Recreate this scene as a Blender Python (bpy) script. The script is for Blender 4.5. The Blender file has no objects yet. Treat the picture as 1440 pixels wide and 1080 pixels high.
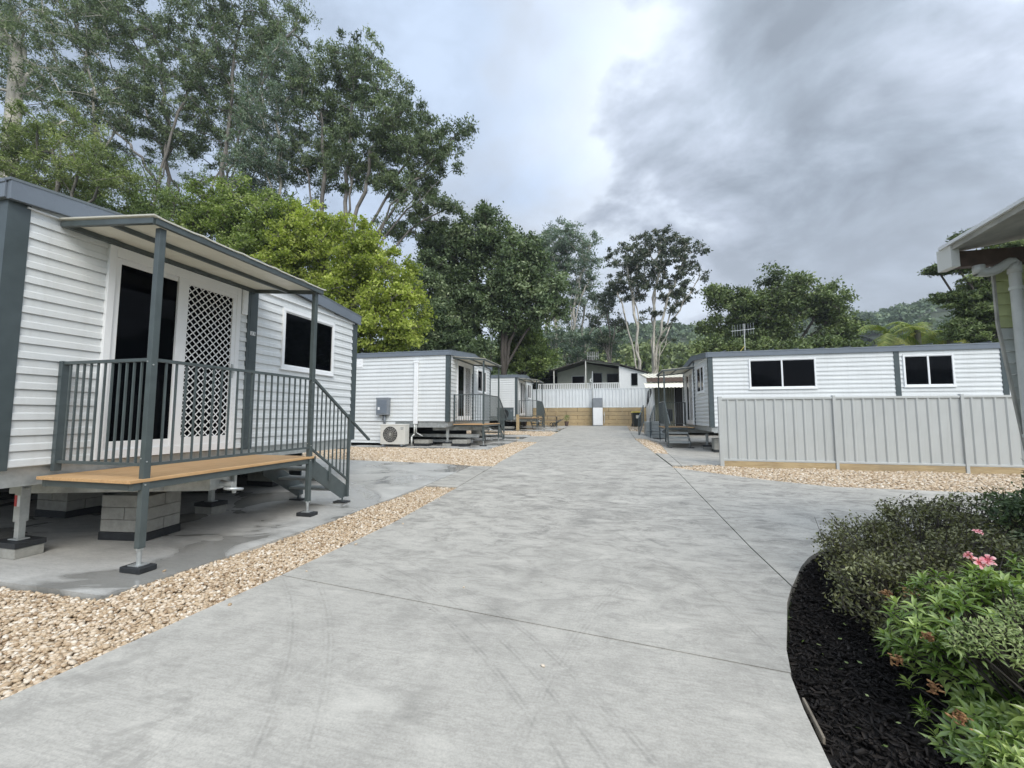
import bpy, bmesh, math, random
import numpy as np
from mathutils import Vector, Matrix
R_ = math.radians
random.seed(7); rng = np.random.default_rng(7)
S = bpy.context.scene
COL = S.collection

# ------------------------------------------------------------ camera
FPX, PITCH, YAW, CAMH = 580.0, 0.07743, 0.23617, 1.4
cam = bpy.data.cameras.new('camera'); co = bpy.data.objects.new('camera', cam); COL.objects.link(co)
cam.sensor_width = 36; cam.lens = 36 * FPX / 1440; cam.clip_start = .05; cam.clip_end = 6000
co.location = (0, 0, CAMH); co.rotation_euler = (math.pi / 2 + PITCH, 0, YAW)
S.camera = co
# ------------------------------------------------------------ exposure
S.view_settings.view_transform = 'Standard'; S.view_settings.look = 'None'
S.view_settings.exposure = 0.80; S.view_settings.gamma = 1
S.render.engine = 'CYCLES'
try:
    S.cycles.max_bounces = 6; S.cycles.transparent_max_bounces = 6
    S.cycles.diffuse_bounces = 3; S.cycles.glossy_bounces = 3; S.cycles.volume_bounces = 0
except Exception: pass

# ------------------------------------------------------------ node helpers
class NT:
    def __init__(s, nt): s.t = nt
    def n(s, typ, **kw):
        nd = s.t.nodes.new(typ)
        for k, v in kw.items():
            if k.startswith('i_'):
                nd.inputs[k[2:].replace('_', ' ')].default_value = v
            else: setattr(nd, k, v)
        return nd
    def l(s, a, b): s.t.links.new(a, b)
    def math(s, op, a, b=None, c=None, clamp=False):
        nd = s.t.nodes.new('ShaderNodeMath'); nd.operation = op; nd.use_clamp = clamp
        for i, v in enumerate((a, b, c)):
            if v is None: continue
            if isinstance(v, (int, float)): nd.inputs[i].default_value = v
            else: s.l(v, nd.inputs[i])
        return nd.outputs[0]
    def mix(s, fac, a, b, mode='MIX'):
        nd = s.t.nodes.new('ShaderNodeMix'); nd.data_type = 'RGBA'; nd.blend_type = mode
        for idx, v in ((0, fac), (6, a), (7, b)):
            if isinstance(v, (int, float)): nd.inputs[idx].default_value = v
            elif isinstance(v, (tuple, list)): nd.inputs[idx].default_value = (*v[:3], 1)
            else: s.l(v, nd.inputs[idx])
        return nd.outputs[2]
    def noise(s, vec, scale, detail=4, rough=.55, dist=0.0):
        nd = s.t.nodes.new('ShaderNodeTexNoise')
        nd.inputs['Scale'].default_value = scale; nd.inputs['Detail'].default_value = detail
        nd.inputs['Roughness'].default_value = rough; nd.inputs['Distortion'].default_value = dist
        if vec is not None: s.l(vec, nd.inputs['Vector'])
        return nd.outputs[0]
    def ramp(s, fac, stops, interp='LINEAR'):
        nd = s.t.nodes.new('ShaderNodeValToRGB'); cr = nd.color_ramp; cr.interpolation = interp
        while len(cr.elements) < len(stops): cr.elements.new(.5)
        for e, (p, c) in zip(cr.elements, stops):
            e.position = p; e.color = (c, c, c, 1) if isinstance(c, (int, float)) else (*c[:3], 1)
        if fac is not None: s.l(fac, nd.inputs[0])
        return nd.outputs[0]
    def mapping(s, vec, scale=(1, 1, 1), rot=(0, 0, 0), loc=(0, 0, 0)):
        nd = s.t.nodes.new('ShaderNodeMapping')
        nd.inputs['Scale'].default_value = scale; nd.inputs['Rotation'].default_value = rot
        nd.inputs['Location'].default_value = loc
        s.l(vec, nd.inputs['Vector']); return nd.outputs[0]

# ------------------------------------------------------------ world and sun (overcast)
SUN_EL, SUN_AZ = R_(42), R_(-60)      # high veiled sun
W = bpy.data.worlds.new('World'); S.world = W; W.use_nodes = True
w = NT(W.node_tree); W.node_tree.nodes.clear()
tc = w.n('ShaderNodeTexCoord'); d = tc.outputs['Generated']
sky = w.n('ShaderNodeTexSky'); sky.sky_type = 'NISHITA'; sky.sun_disc = False
sky.sun_elevation = SUN_EL; sky.sun_rotation = SUN_AZ
sep = w.n('ShaderNodeSeparateXYZ'); w.l(d, sep.inputs[0])
zc = w.math('MAXIMUM', sep.outputs[2], 0.0)
den = w.math('ADD', zc, .46)
px = w.math('DIVIDE', sep.outputs[0], den); py = w.math('DIVIDE', sep.outputs[1], den)
cmb = w.n('ShaderNodeCombineXYZ'); w.l(px, cmb.inputs[0]); w.l(py, cmb.inputs[1])
cp = cmb.outputs[0]
big = w.noise(w.mapping(cp, (.62, .75, 1), rot=(0, 0, .5), loc=(3.2, 1.4, 0)), 1.5, 4, .5, .25)
med = w.noise(w.mapping(cp, (1.0, 1.15, 1), rot=(0, 0, .6), loc=(.7, 5.1, 2)), 3.7, 8, .56, .22)
soft = w.noise(w.mapping(cp, (1, 1, 1), loc=(9.1, 2.1, 4)), .9, 3, .5, .2)
# the darker cloud bank lies to the north east, thinner bluish cloud to the north west
bank = w.math('MULTIPLY_ADD', px, .17, .015)
dens = w.math('ADD', w.math('ADD', w.math('MULTIPLY', big, .62), w.math('MULTIPLY', med, .42)), bank)
cl = w.ramp(dens, [(.40, (.45, .54, .68)), (.47, (.57, .65, .77)), (.525, (.66, .73, .83)), (.58, (.48, .54, .64)), (.66, (.37, .43, .51)), (.80, (.32, .37, .435))])
br = w.ramp(med, [(.34, 1.30), (.5, 1.0), (.64, .74)])
cl2 = w.mix(1.0, cl, br, 'MULTIPLY')
# pale band close to the horizon
hz = w.ramp(zc, [(0.0, 1.0), (.16, .75), (.40, 0.0)])
cl3 = w.mix(w.math('MULTIPLY', hz, .55), cl2, (.62, .67, .74))
# unseen sky behind the camera and overhead, brightened to light the facing walls
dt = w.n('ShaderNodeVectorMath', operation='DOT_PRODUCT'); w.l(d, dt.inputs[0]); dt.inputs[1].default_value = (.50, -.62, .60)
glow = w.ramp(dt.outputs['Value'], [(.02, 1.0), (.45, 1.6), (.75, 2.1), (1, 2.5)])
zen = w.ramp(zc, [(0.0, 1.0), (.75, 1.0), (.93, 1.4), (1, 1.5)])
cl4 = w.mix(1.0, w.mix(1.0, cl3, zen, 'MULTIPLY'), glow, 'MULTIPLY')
b1 = w.n('ShaderNodeBackground'); w.l(sky.outputs[0], b1.inputs[0]); b1.inputs[1].default_value = .09
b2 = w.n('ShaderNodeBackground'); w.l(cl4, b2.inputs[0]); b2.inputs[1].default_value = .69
thin = w.ramp(soft, [(.35, .84), (.6, .97)])
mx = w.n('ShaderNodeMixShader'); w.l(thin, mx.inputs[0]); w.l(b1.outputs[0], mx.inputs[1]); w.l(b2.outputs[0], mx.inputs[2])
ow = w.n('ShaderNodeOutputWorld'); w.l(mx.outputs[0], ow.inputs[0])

sl = bpy.data.lights.new('sun', 'SUN'); sl.energy = 1.5; sl.angle = R_(35); sl.color = (1, .95, .87)
so = bpy.data.objects.new('sun', sl); COL.objects.link(so)
sd = Vector((.58 * math.cos(SUN_EL), -.81 * math.cos(SUN_EL), math.sin(SUN_EL)))
so.rotation_euler = (-sd).to_track_quat('-Z', 'Y').to_euler()
sky.sun_rotation = math.atan2(sd.x, sd.y)

# ------------------------------------------------------------ materials
def lin(c): return tuple(x for x in c)
MATS = {}
def mat(name, color, rough=.6, metal=0., var=.12, vscale=3., bump=0., bscale=60., spec=.5, streak=None, c2=None):
    if name in MATS: return MATS[name]
    m = bpy.data.materials.new(name); m.use_nodes = True; t = NT(m.node_tree); m.node_tree.nodes.clear()
    p = t.n('ShaderNodeBsdfPrincipled'); o = t.n('ShaderNodeOutputMaterial'); t.l(p.outputs[0], o.inputs[0])
    p.inputs['Roughness'].default_value = rough; p.inputs['Metallic'].default_value = metal
    p.inputs['Specular IOR Level'].default_value = spec
    c = t.n('ShaderNodeTexCoord').outputs['Object']
    if streak: c = t.mapping(c, streak)
    n1 = t.noise(c, vscale, 6, .6)
    lo = tuple(x * (1 - var) for x in color); hi = tuple(min(1, x * (1 + var)) for x in (c2 or color))
    cc = t.ramp(n1, [(.32, lo), (.68, hi)])
    if name in ('white_cladding', 'fence_steel', 'fence_steel_pale'):
        # faint rain streaks and dust
        sk_ = t.ramp(t.noise(t.mapping(c, (7, 7, .35)), 2.2, 6, .65), [(.50, 0.), (.75, 1.)])
        cc = t.mix(t.math('MULTIPLY', sk_, .22), cc, tuple(x * .66 for x in (color[0], color[1] * .97, color[2] * .90)))
    t.l(cc, p.inputs['Base Color'])
    n3 = t.noise(c, vscale * 2.3, 4)
    t.l(t.math('MULTIPLY_ADD', n3, .3 * rough, rough * .85, clamp=True), p.inputs['Roughness'])
    if bump:
        n2 = t.noise(c, bscale, 3); b = t.n('ShaderNodeBump'); b.inputs['Strength'].default_value = bump
        b.inputs['Distance'].default_value = .01
        t.l(n2, b.inputs['Height']); t.l(b.outputs[0], p.inputs['Normal'])
    MATS[name] = m; return m

M_clad = mat('white_cladding', (.66, .68, .675), .38, var=.05, vscale=1.1, spec=.45)
M_clad2 = mat('cream_wall', (.66, .66, .62), .5, var=.05)
M_white = mat('white_powdercoat', (.80, .81, .81), .35, var=.03)
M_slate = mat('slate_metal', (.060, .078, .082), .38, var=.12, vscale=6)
M_fascia = mat('fascia_metal', (.15, .175, .205), .35, var=.06, vscale=2)
M_roof = mat('roof_sheet', (.13, .15, .16), .4, var=.08)
M_rail = mat('rail_metal', (.068, .085, .085), .36, var=.14, vscale=7)
M_tread = mat('tread_metal', (.32, .34, .33), .45, var=.12)
M_galv = mat('galvanised_steel', (.46, .48, .47), .42, metal=.55, var=.2, vscale=9)
M_rubber = mat('black_rubber', (.018, .02, .022), .6, var=.3, vscale=20, bump=.2)
M_block = mat('concrete_block', (.30, .295, .265), .92, var=.16, vscale=12, bump=.6, bscale=140)
M_canopy0 = mat('canopy_sheet', (.68, .67, .62), .5, var=.07, vscale=2)
M_dark = mat('cavity_shade', (.012, .012, .013), .9, var=.1)  # near-black that puts the shade of openings and undersides into the colour
M_fence = mat('fence_steel', (.46, .475, .46), .42, var=.04, vscale=1.5)
M_fence2 = mat('fence_steel_pale', (.66, .69, .70), .45, var=.04, vscale=1.5)
M_ac = mat('aircon_casing', (.60, .59, .54), .45, var=.05)
M_grey = mat('grey_plastic', (.20, .22, .24), .45, var=.1)
M_red = mat('red_sticker', (.55, .05, .05), .5)
M_cream = mat('cream_awning', (.74, .70, .58), .6, var=.08)
M_olive = mat('olive_screen', (.10, .105, .075), .7, var=.2)
M_brown = mat('brown_beam', (.085, .055, .042), .7, var=.3, vscale=8)
M_yellow = mat('yellow_lid', (.65, .52, .10), .5)
M_bin = mat('bin_plastic', (.02, .026, .024), .5)
M_pvc = mat('pvc_pipe', (.55, .56, .53), .4, var=.1, vscale=5)
M_darkroof = mat('dark_roof_sheet', (.05, .045, .04), .6, var=.2)
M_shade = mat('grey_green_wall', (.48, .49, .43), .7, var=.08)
M_pot = mat('weathered_timber', (.20, .17, .13), .85, var=.3, vscale=8, bump=.3)

def m_canopy():
    m = bpy.data.materials.new('canopy_sheeting'); m.use_nodes = True; t = NT(m.node_tree); m.node_tree.nodes.clear()
    p = t.n('ShaderNodeBsdfPrincipled'); o = t.n('ShaderNodeOutputMaterial'); p.inputs['Roughness'].default_value = .35
    c = t.n('ShaderNodeTexCoord').outputs['Object']; k = t.ramp(t.noise(t.mapping(c, (.5, 3, 1)), 1.6, 3), [(.35, (.66, .64, .56)), (.65, (.74, .72, .65))])
    t.l(k, p.inputs['Base Color']); tr = t.n('ShaderNodeBsdfTranslucent'); tr.inputs[0].default_value = (.70, .68, .58, 1)
    ms = t.n('ShaderNodeMixShader'); ms.inputs[0].default_value = .30; t.l(p.outputs[0], ms.inputs[1]); t.l(tr.outputs[0], ms.inputs[2]); t.l(ms.outputs[0], o.inputs[0])
    return m
M_canopy = m_canopy()
def m_glass():
    m = bpy.data.materials.new('dark_room_glass'); m.use_nodes = True
    p = m.node_tree.nodes['Principled BSDF']
    p.inputs['Base Color'].default_value = (.0015, .002, .003, 1); p.inputs['Roughness'].default_value = .03  # near-black base paints the unlit interior into the pane
    p.inputs['IOR'].default_value = 1.3; p.inputs['Specular IOR Level'].default_value = .14
    t = NT(m.node_tree); c = t.n('ShaderNodeTexCoord').outputs['Object']
    b = t.n('ShaderNodeBump'); b.inputs['Strength'].default_value = .06; b.inputs['Distance'].default_value = .02
    t.l(t.noise(c, 1.5, 2), b.inputs['Height']); t.l(b.outputs[0], p.inputs['Normal'])
    return m
M_glass = m_glass()

def m_ply():
    m = bpy.data.materials.new('deck_plywood'); m.use_nodes = True; t = NT(m.node_tree)
    p = m.node_tree.nodes['Principled BSDF']; c = t.n('ShaderNodeTexCoord').outputs['Object']
    g = t.noise(t.mapping(c, (14, 1.0, 14)), 3, 8, .65, .6)
    k = t.noise(c, 5, 3)
    a = t.ramp(g, [(.3, (.40, .225, .095)), (.55, (.55, .34, .16)), (.75, (.62, .41, .21))])
    t.l(t.mix(t.math('MULTIPLY', k, .35), a, (.46, .30, .15)), p.inputs['Base Color'])
    p.inputs['Roughness'].default_value = .6
    return m
M_ply = m_ply()

def m_sleeper():
    m = bpy.data.materials.new('treated_pine_sleeper'); m.use_nodes = True; t = NT(m.node_tree)
    p = m.node_tree.nodes['Principled BSDF']; c = t.n('ShaderNodeTexCoord').outputs['Object']
    g = t.noise(t.mapping(c, (1.2, 3, 16)), 3, 8, .65, .5); k = t.noise(c, 1.1, 4)
    a = t.ramp(g, [(.3, (.33, .235, .12)), (.7, (.54, .42, .24))])
    t.l(t.mix(t.ramp(k, [(.4, 0.), (.7, .5)]), a, (.22, .18, .12)), p.inputs['Base Color'])
    p.inputs['Roughness'].default_value = .8
    b = t.n('ShaderNodeBump'); b.inputs['Strength'].default_value = .4; b.inputs['Distance'].default_value = .01
    t.l(g, b.inputs['Height']); t.l(b.outputs[0], p.inputs['Normal'])
    return m
M_sleeper = m_sleeper()

def m_concrete(name, base, marks=1.0, wet=0.0, broom=(1.2, 70)):
    m = bpy.data.materials.new(name); m.use_nodes = True; t = NT(m.node_tree)
    p = m.node_tree.nodes['Principled BSDF']; c = t.n('ShaderNodeTexCoord').outputs['Object']
    s = t.n('ShaderNodeSeparateXYZ'); t.l(c, s.inputs[0]); X, Y = s.outputs[0], s.outputs[1]
    col = t.ramp(t.noise(c, .55, 6, .6), [(.3, tuple(x * .90 for x in base)), (.7, tuple(x * 1.07 for x in base))])
    # fine speckle and broom lines drawn across the drive
    sp = t.noise(c, 75, 4, .75); col = t.mix(t.math('MULTIPLY', t.ramp(sp, [(.42, 0.), (.66, 1.)]), .50), col, tuple(x * .55 for x in base))
    s2 = t.noise(t.mapping(c, (.6, 1.6, 1)), 22, 4, .7); col = t.mix(t.math('MULTIPLY', t.ramp(s2, [(.48, 0.), (.70, 1.)]), .45), col, tuple(x * .55 for x in base))
    vz = t.n('ShaderNodeTexVoronoi'); vz.inputs['Scale'].default_value = 2.6; t.l(c, vz.inputs['Vector']); spot = t.ramp(vz.outputs['Distance'], [(.012, 1.), (.03, 0.)]); col = t.mix(t.math('MULTIPLY', spot, .75), col, (.06, .055, .045))
    bl = t.noise(t.mapping(c, (broom[0], broom[1], 1), rot=(0, 0, R_(-6))), 1.0, 4, .6)
    col = t.mix(t.math('MULTIPLY', t.ramp(bl, [(.44, 0.), (.62, 1.)]), .24), col, tuple(x * .58 for x in base))
    # cross-wise grey scuffs on the upper part of the drive
    sc = t.noise(t.mapping(c, (1.0, 1.9, 1), rot=(0, 0, R_(14))), 2.6, 12, .80, .9)
    scm = t.ramp(sc, [(.46, 0.), (.54, .45), (.63, 1.)])
    amp = t.ramp(t.math('DIVIDE', Y, 40.), [(.0, .15), (.06, .35), (.14, 1.), (.5, .95), (.8, .6)])
    col = t.mix(t.math('MULTIPLY', t.math('MULTIPLY', scm, amp), .88 * marks, clamp=True), col, tuple(x * .32 for x in base))
    # soft dark dirt band left where the wheels turn
    dirt = t.ramp(t.noise(t.mapping(c, (1, .55, 1), rot=(0, 0, R_(-32))), .8, 8, .7, .4), [(.50, 0.), (.70, 1.)])
    col = t.mix(t.math('MULTIPLY', dirt, .34 * marks), col, tuple(x * .45 for x in base))
    # pale laitance
    pale = t.ramp(t.noise(t.mapping(c, (1, 2.2, 1), rot=(0, 0, R_(8)), loc=(4, 9, 0)), 1.1, 8, .66, .5), [(.52, 0.), (.72, 1.)])
    col = t.mix(t.math('MULTIPLY', pale, .38), col, tuple(min(.8, x * 1.35) for x in base))
    bt = t.noise(c, 3.1, 12, .78, .6); col = t.mix(t.math('MULTIPLY', t.math('MULTIPLY', t.ramp(bt, [(.50, 0.), (.60, 1.)]), t.ramp(t.noise(c, .45, 3), [(.38, .15), (.62, 1.)])), .42 * marks + .1), col, tuple(x * .50 for x in base))
    if marks:
        # tyre marks: arcs of circles, broken up by noise
        brk = t.ramp(t.noise(c, 7, 5, .7), [(.38, 0.), (.62, 1.)])
        for (cx, cy, r, wd, st, th0) in ((-4.6, -1.3, 5.35, .045, .40, 0), (-4.6, -1.3, 5.52, .035, .34, 0), (-4.6, -1.3, 5.70, .05, .34, 0), (-5.9, -.8, 5.0, .05, .26, 0), (-5.9, -.8, 5.22, .05, .26, 0),
                                     (-6.2, 1.5, 7.25, .06, .30, 0), (-6.2, 1.5, 7.5, .05, .26, 0),
                                     (3.2, 12.6, 3.9, .07, .45, 0), (3.2, 12.6, 5.3, .06, .40, 0), (1.3, 17.2, 3.1, .07, .35, 0), (5.5, 1.4, 5.9, .09, .22, 0), (5.2, 1.5, 4.1, .07, .2, 0), (-5.5, 12, 6.6, .08, .35, 0)):
            dx = t.math('SUBTRACT', X, cx); dy = t.math('SUBTRACT', Y, cy)
            rr = t.math('SQRT', t.math('ADD', t.math('MULTIPLY', dx, dx), t.math('MULTIPLY', dy, dy)))
            e = t.math('ABSOLUTE', t.math('SUBTRACT', rr, r))
            k = t.math('SUBTRACT', 1.0, t.math('DIVIDE', e, wd), clamp=True)
            k = t.math('MULTIPLY', t.math('MULTIPLY', k, brk), t.math('MULTIPLY', t.math('MULTIPLY_ADD', t.math('SINE', t.math('MULTIPLY', rr, 210.)), .45, .55), st * 1.5), clamp=True)
            col = t.mix(k, col, tuple(x * .30 for x in base))
        # straight lighter/darker wheel track smear
        tr = t.math('SUBTRACT', 1.0, t.math('ABSOLUTE', t.math('DIVIDE', t.math('ADD', X, t.math('MULTIPLY_ADD', Y, -.16, 1.3)), .22)), clamp=True)
        k = t.math('MULTIPLY', t.math('MULTIPLY', tr, t.ramp(t.noise(c, 2.2, 7, .7), [(.4, 0.), (.66, 1.)])), .55)
        col = t.mix(k, col, tuple(x * .36 for x in base))
    rough = t.ramp(t.noise(c, 1.4, 4), [(.3, .62), (.7, .85)])
    if wet:
        wm = t.ramp(t.noise(t.mapping(c, (1, 1.3, 1), loc=(1.7, .4, 0)), .75, 4, .5, .8), [(.50, 0.), (.545, 1.)])
        edge = t.ramp(t.noise(t.mapping(c, (1, 1.3, 1), loc=(1.7, .4, 0)), .75, 4, .5, .8), [(.44, 0.), (.54, 1.)])
        col = t.mix(t.math('MULTIPLY', edge, .42 * wet), col, tuple(x * .38 for x in base))
        col = t.mix(t.math('MULTIPLY', wm, .3 * wet), col, (.13, .125, .105))
        rough = t.mix(t.math('MULTIPLY', wm, wet, clamp=True), rough, (.06, .06, .06))
    t.l(col, p.inputs['Base Color']); t.l(rough, p.inputs['Roughness'])
    hgt = t.math('ADD', t.math('MULTIPLY', bl, .5), t.math('MULTIPLY', sp, .5))
    b = t.n('ShaderNodeBump'); b.inputs['Strength'].default_value = .22 if not wet else .10; b.inputs['Distance'].default_value = .006
    t.l(hgt, b.inputs['Height']); t.l(b.outputs[0], p.inputs['Normal'])
    return m
M_conc = m_concrete('brushed_concrete', (.475, .450, .395))
M_conc2 = m_concrete('pad_concrete', (.46, .45, .415), marks=.25, wet=1.0, broom=(3, 20))

def m_tint(name, stops, rough=.6, attr='tint', transl=0.0, spec=.4, coat=0.0):
    m = bpy.data.materials.new(name); m.use_nodes = True; t = NT(m.node_tree); m.node_tree.nodes.clear()
    p = t.n('ShaderNodeBsdfPrincipled'); o = t.n('ShaderNodeOutputMaterial')
    a = t.n('ShaderNodeAttribute'); a.attribute_name = attr
    c = t.ramp(a.outputs['Fac'], stops)
    t.l(c, p.inputs['Base Color']); p.inputs['Roughness'].default_value = rough
    p.inputs['Specular IOR Level'].default_value = spec
    if coat: p.inputs['Coat Weight'].default_value = coat; p.inputs['Coat Roughness'].default_value = .25
    if transl:
        tr = t.n('ShaderNodeBsdfTranslucent'); t.l(t.mix(1.0, c, (1.3, 1.5, .7), 'MULTIPLY'), tr.inputs[0])
        ms = t.n('ShaderNodeMixShader'); ms.inputs[0].default_value = transl
        t.l(p.outputs[0], ms.inputs[1]); t.l(tr.outputs[0], ms.inputs[2]); t.l(ms.outputs[0], o.inputs[0])
    else: t.l(p.outputs[0], o.inputs[0])
    return m
M_pebble = m_tint('river_pebbles', [(0, (.20, .13, .075)), (.25, (.36, .255, .155)), (.5, (.47, .36, .235)), (.78, (.58, .48, .36)), (1, (.74, .68, .58))], .55)
M_mulch = m_tint('dark_mulch', [(0, (.010, .008, .007)), (.8, (.032, .026, .022)), (1, (.07, .055, .045))], .85)

def leafmat(name, dark, mid, light, transl=.22, spec=.3, rough=.55):
    return m_tint(name, [(0, dark), (.5, mid), (1, light)], rough, transl=transl, spec=spec)
L_euc = leafmat('gum_leaves', (.050, .074, .038), (.130, .175, .085), (.31, .36, .19))
L_euc2 = leafmat('grey_gum_leaves', (0.062, 0.096, 0.070), (0.139, 0.194, 0.132), (0.310, 0.372, 0.264))
L_olive = leafmat('olive_leaves', (.065, .09, .030), (.18, .23, .07), (.40, .44, .17))
L_lime = leafmat('lime_leaves', (.13, .17, .026), (.32, .37, .070), (.62, .65, .20), .35)
L_mid = leafmat('mid_green_leaves', (.060, .095, .025), (.155, .215, .065), (.34, .41, .15))
L_fresh = leafmat('fresh_green_leaves', (.08, .12, .025), (.20, .26, .065), (.42, .48, .17), .3)
L_dark = leafmat('dark_green_leaves', (.038, .062, .032), (.125, .175, .080), (.40, .46, .27))
L_dusk = leafmat('shadowy_gum_leaves', (0.031, 0.046, 0.028), (0.070, 0.093, 0.053), (0.132, 0.155, 0.085), .12)
L_broad = leafmat('broad_tree_leaves', (.032, .052, .020), (.115, .155, .055), (.32, .38, .16), .18)
L_palm = leafmat('palm_leaves', (0.078, 0.109, 0.031), (0.202, 0.264, 0.062), (0.558, 0.512, 0.155))
L_hill = leafmat('hill_forest_leaves', (0.054, 0.085, 0.046), (0.109, 0.155, 0.085), (0.202, 0.256, 0.132), .1)
L_hill2 = leafmat('near_hill_leaves', (.060, .085, .030), (.15, .19, .07), (.27, .31, .13), .1)
L_box = leafmat('small_shrub_leaves', (.050, .052, .022), (.135, .138, .055), (.32, .33, .16), .15, .5, .4)
L_gloss = leafmat('glossy_leaves', (.045, .085, .015), (.15, .24, .045), (.50, .60, .20), .2, .7, .22)
L_young = leafmat('young_pale_leaves', (.07, .11, .03), (.20, .27, .08), (.44, .49, .22), .2, .5, .4)
B_pale = mat('pale_gum_bark', (.42, .39, .33), .85, var=.35, vscale=3, bump=.4, bscale=12, streak=(1, 1, .35))
B_grey = mat('grey_bark', (.17, .155, .135), .9, var=.35, vscale=4, bump=.5, bscale=14, streak=(1, 1, .3))
B_dark = mat('dark_bark', (.07, .06, .05), .9, var=.3, vscale=4, bump=.5, bscale=14, streak=(1, 1, .3))

# ------------------------------------------------------------ mesh collector
class MB:
    def __init__(s): s.v = []; s.f = []
    def add(s, vs, fs):
        o = len(s.v); s.v += [tuple(x) for x in vs]; s.f += [tuple(i + o for i in f) for f in fs]; return s
    def box(s, a, b):
        x0, y0, z0 = (min(p, q) for p, q in zip(a, b)); x1, y1, z1 = (max(p, q) for p, q in zip(a, b))
        return s.add([(x0, y0, z0), (x1, y0, z0), (x1, y1, z0), (x0, y1, z0), (x0, y0, z1), (x1, y0, z1), (x1, y1, z1), (x0, y1, z1)],
              [(0, 3, 2, 1), (4, 5, 6, 7), (0, 1, 5, 4), (1, 2, 6, 5), (2, 3, 7, 6), (3, 0, 4, 7)])
    def bar(s, p0, p1, w, h=None, up=(0, 0, 1)):
        h = h or w; p0 = Vector(p0); p1 = Vector(p1); dd = (p1 - p0).normalized(); up = Vector(up)
        if abs(dd.dot(up)) > .98: up = Vector((1, 0, 0))
        sx = dd.cross(up).normalized(); sz = sx.cross(dd).normalized()
        vs = []
        for p in (p0, p1):
            for a, b in ((-1, -1), (1, -1), (1, 1), (-1, 1)): vs.append(p + sx * a * w / 2 + sz * b * h / 2)
        return s.add(vs, [(3, 2, 1, 0), (4, 5, 6, 7), (0, 1, 5, 4), (1, 2, 6, 5), (2, 3, 7, 6), (3, 0, 4, 7)])
    def tube(s, p0, p1, r0, r1=None, n=10, caps=True):
        r1 = r0 if r1 is None else r1; p0 = Vector(p0); p1 = Vector(p1); dd = (p1 - p0).normalized()
        u = Vector((0, 0, 1)) if abs(dd.z) < .95 else Vector((1, 0, 0))
        a = dd.cross(u).normalized(); b = dd.cross(a)
        vs = [p + (a * math.cos(2 * math.pi * i / n) + b * math.sin(2 * math.pi * i / n)) * r for p, r in ((p0, r0), (p1, r1)) for i in range(n)]
        fs = [(i, (i + 1) % n, n + (i + 1) % n, n + i) for i in range(n)]
        if caps: fs += [tuple(range(n - 1, -1, -1)), tuple(range(n, 2 * n))]
        return s.add(vs, fs)
    def path(s, pts, r, n=10):
        for p, q in zip(pts, pts[1:]): s.tube(p, q, r, r, n)
        return s
    def ring(s, c, R, r, ax=(0, 0, 1), n=20, m=6):
        c = Vector(c); ax = Vector(ax).normalized(); a = ax.orthogonal().normalized(); b = ax.cross(a)
        vs = []; fs = []
        for i in range(n):
            th = 2 * math.pi * i / n; d_ = a * math.cos(th) + b * math.sin(th)
            for j in range(m):
                ph = 2 * math.pi * j / m; vs.append(c + d_ * (R + r * math.cos(ph)) + ax * r * math.sin(ph))
        for i in range(n):
            for j in range(m):
                fs.append((i * m + j, ((i + 1) % n) * m + j, ((i + 1) % n) * m + (j + 1) % m, i * m + (j + 1) % m))
        return s.add(vs, fs)
    def prism(s, poly, f0, f1):
        """poly: 2-D points; f0/f1 map a 2-D point to the two end faces"""
        n = len(poly); vs = [f0(p) for p in poly] + [f1(p) for p in poly]
        fs = [tuple(range(n - 1, -1, -1)), tuple(range(n, 2 * n))] + [(i, (i + 1) % n, n + (i + 1) % n, n + i) for i in range(n)]
        return s.add(vs, fs)
    def build(s, name, m, parent=None, loc=None, bevel=0, smooth=False):
        me = bpy.data.meshes.new(name); me.from_pydata(s.v, [], s.f)
        bm = bmesh.new(); bm.from_mesh(me); bmesh.ops.recalc_face_normals(bm, faces=bm.faces); bm.to_mesh(me); bm.free()
        me.materials.append(m); o = bpy.data.objects.new(name, me); COL.objects.link(o)
        if smooth: me.polygons.foreach_set('use_smooth', [True] * len(me.polygons))
        if parent: o.parent = parent
        if loc: o.location = loc
        if bevel:
            b = o.modifiers.new('bevel', 'BEVEL'); b.width = bevel; b.segments = 2; b.limit_method = 'ANGLE'; b.angle_limit = R_(50)
        return o
def tag(o, label=None, cat=None, group=None, kind=None):
    if label: o['label'] = label
    if cat: o['category'] = cat
    if group: o['group'] = group
    if kind: o['kind'] = kind
    return o
def thing(name, label, cat, loc=(0, 0, 0), rz=0, group=None):
    o = bpy.data.objects.new(name, None); COL.objects.link(o); o.location = loc; o.rotation_euler = (0, 0, rz)
    o.empty_display_size = .2
    return tag(o, label, cat, group)
def copy_tree(o, parent=None):
    c = o.copy(); COL.objects.link(c)
    if parent: c.parent = parent
    for ch in list(o.children): copy_tree(ch, c)
    return c

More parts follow.
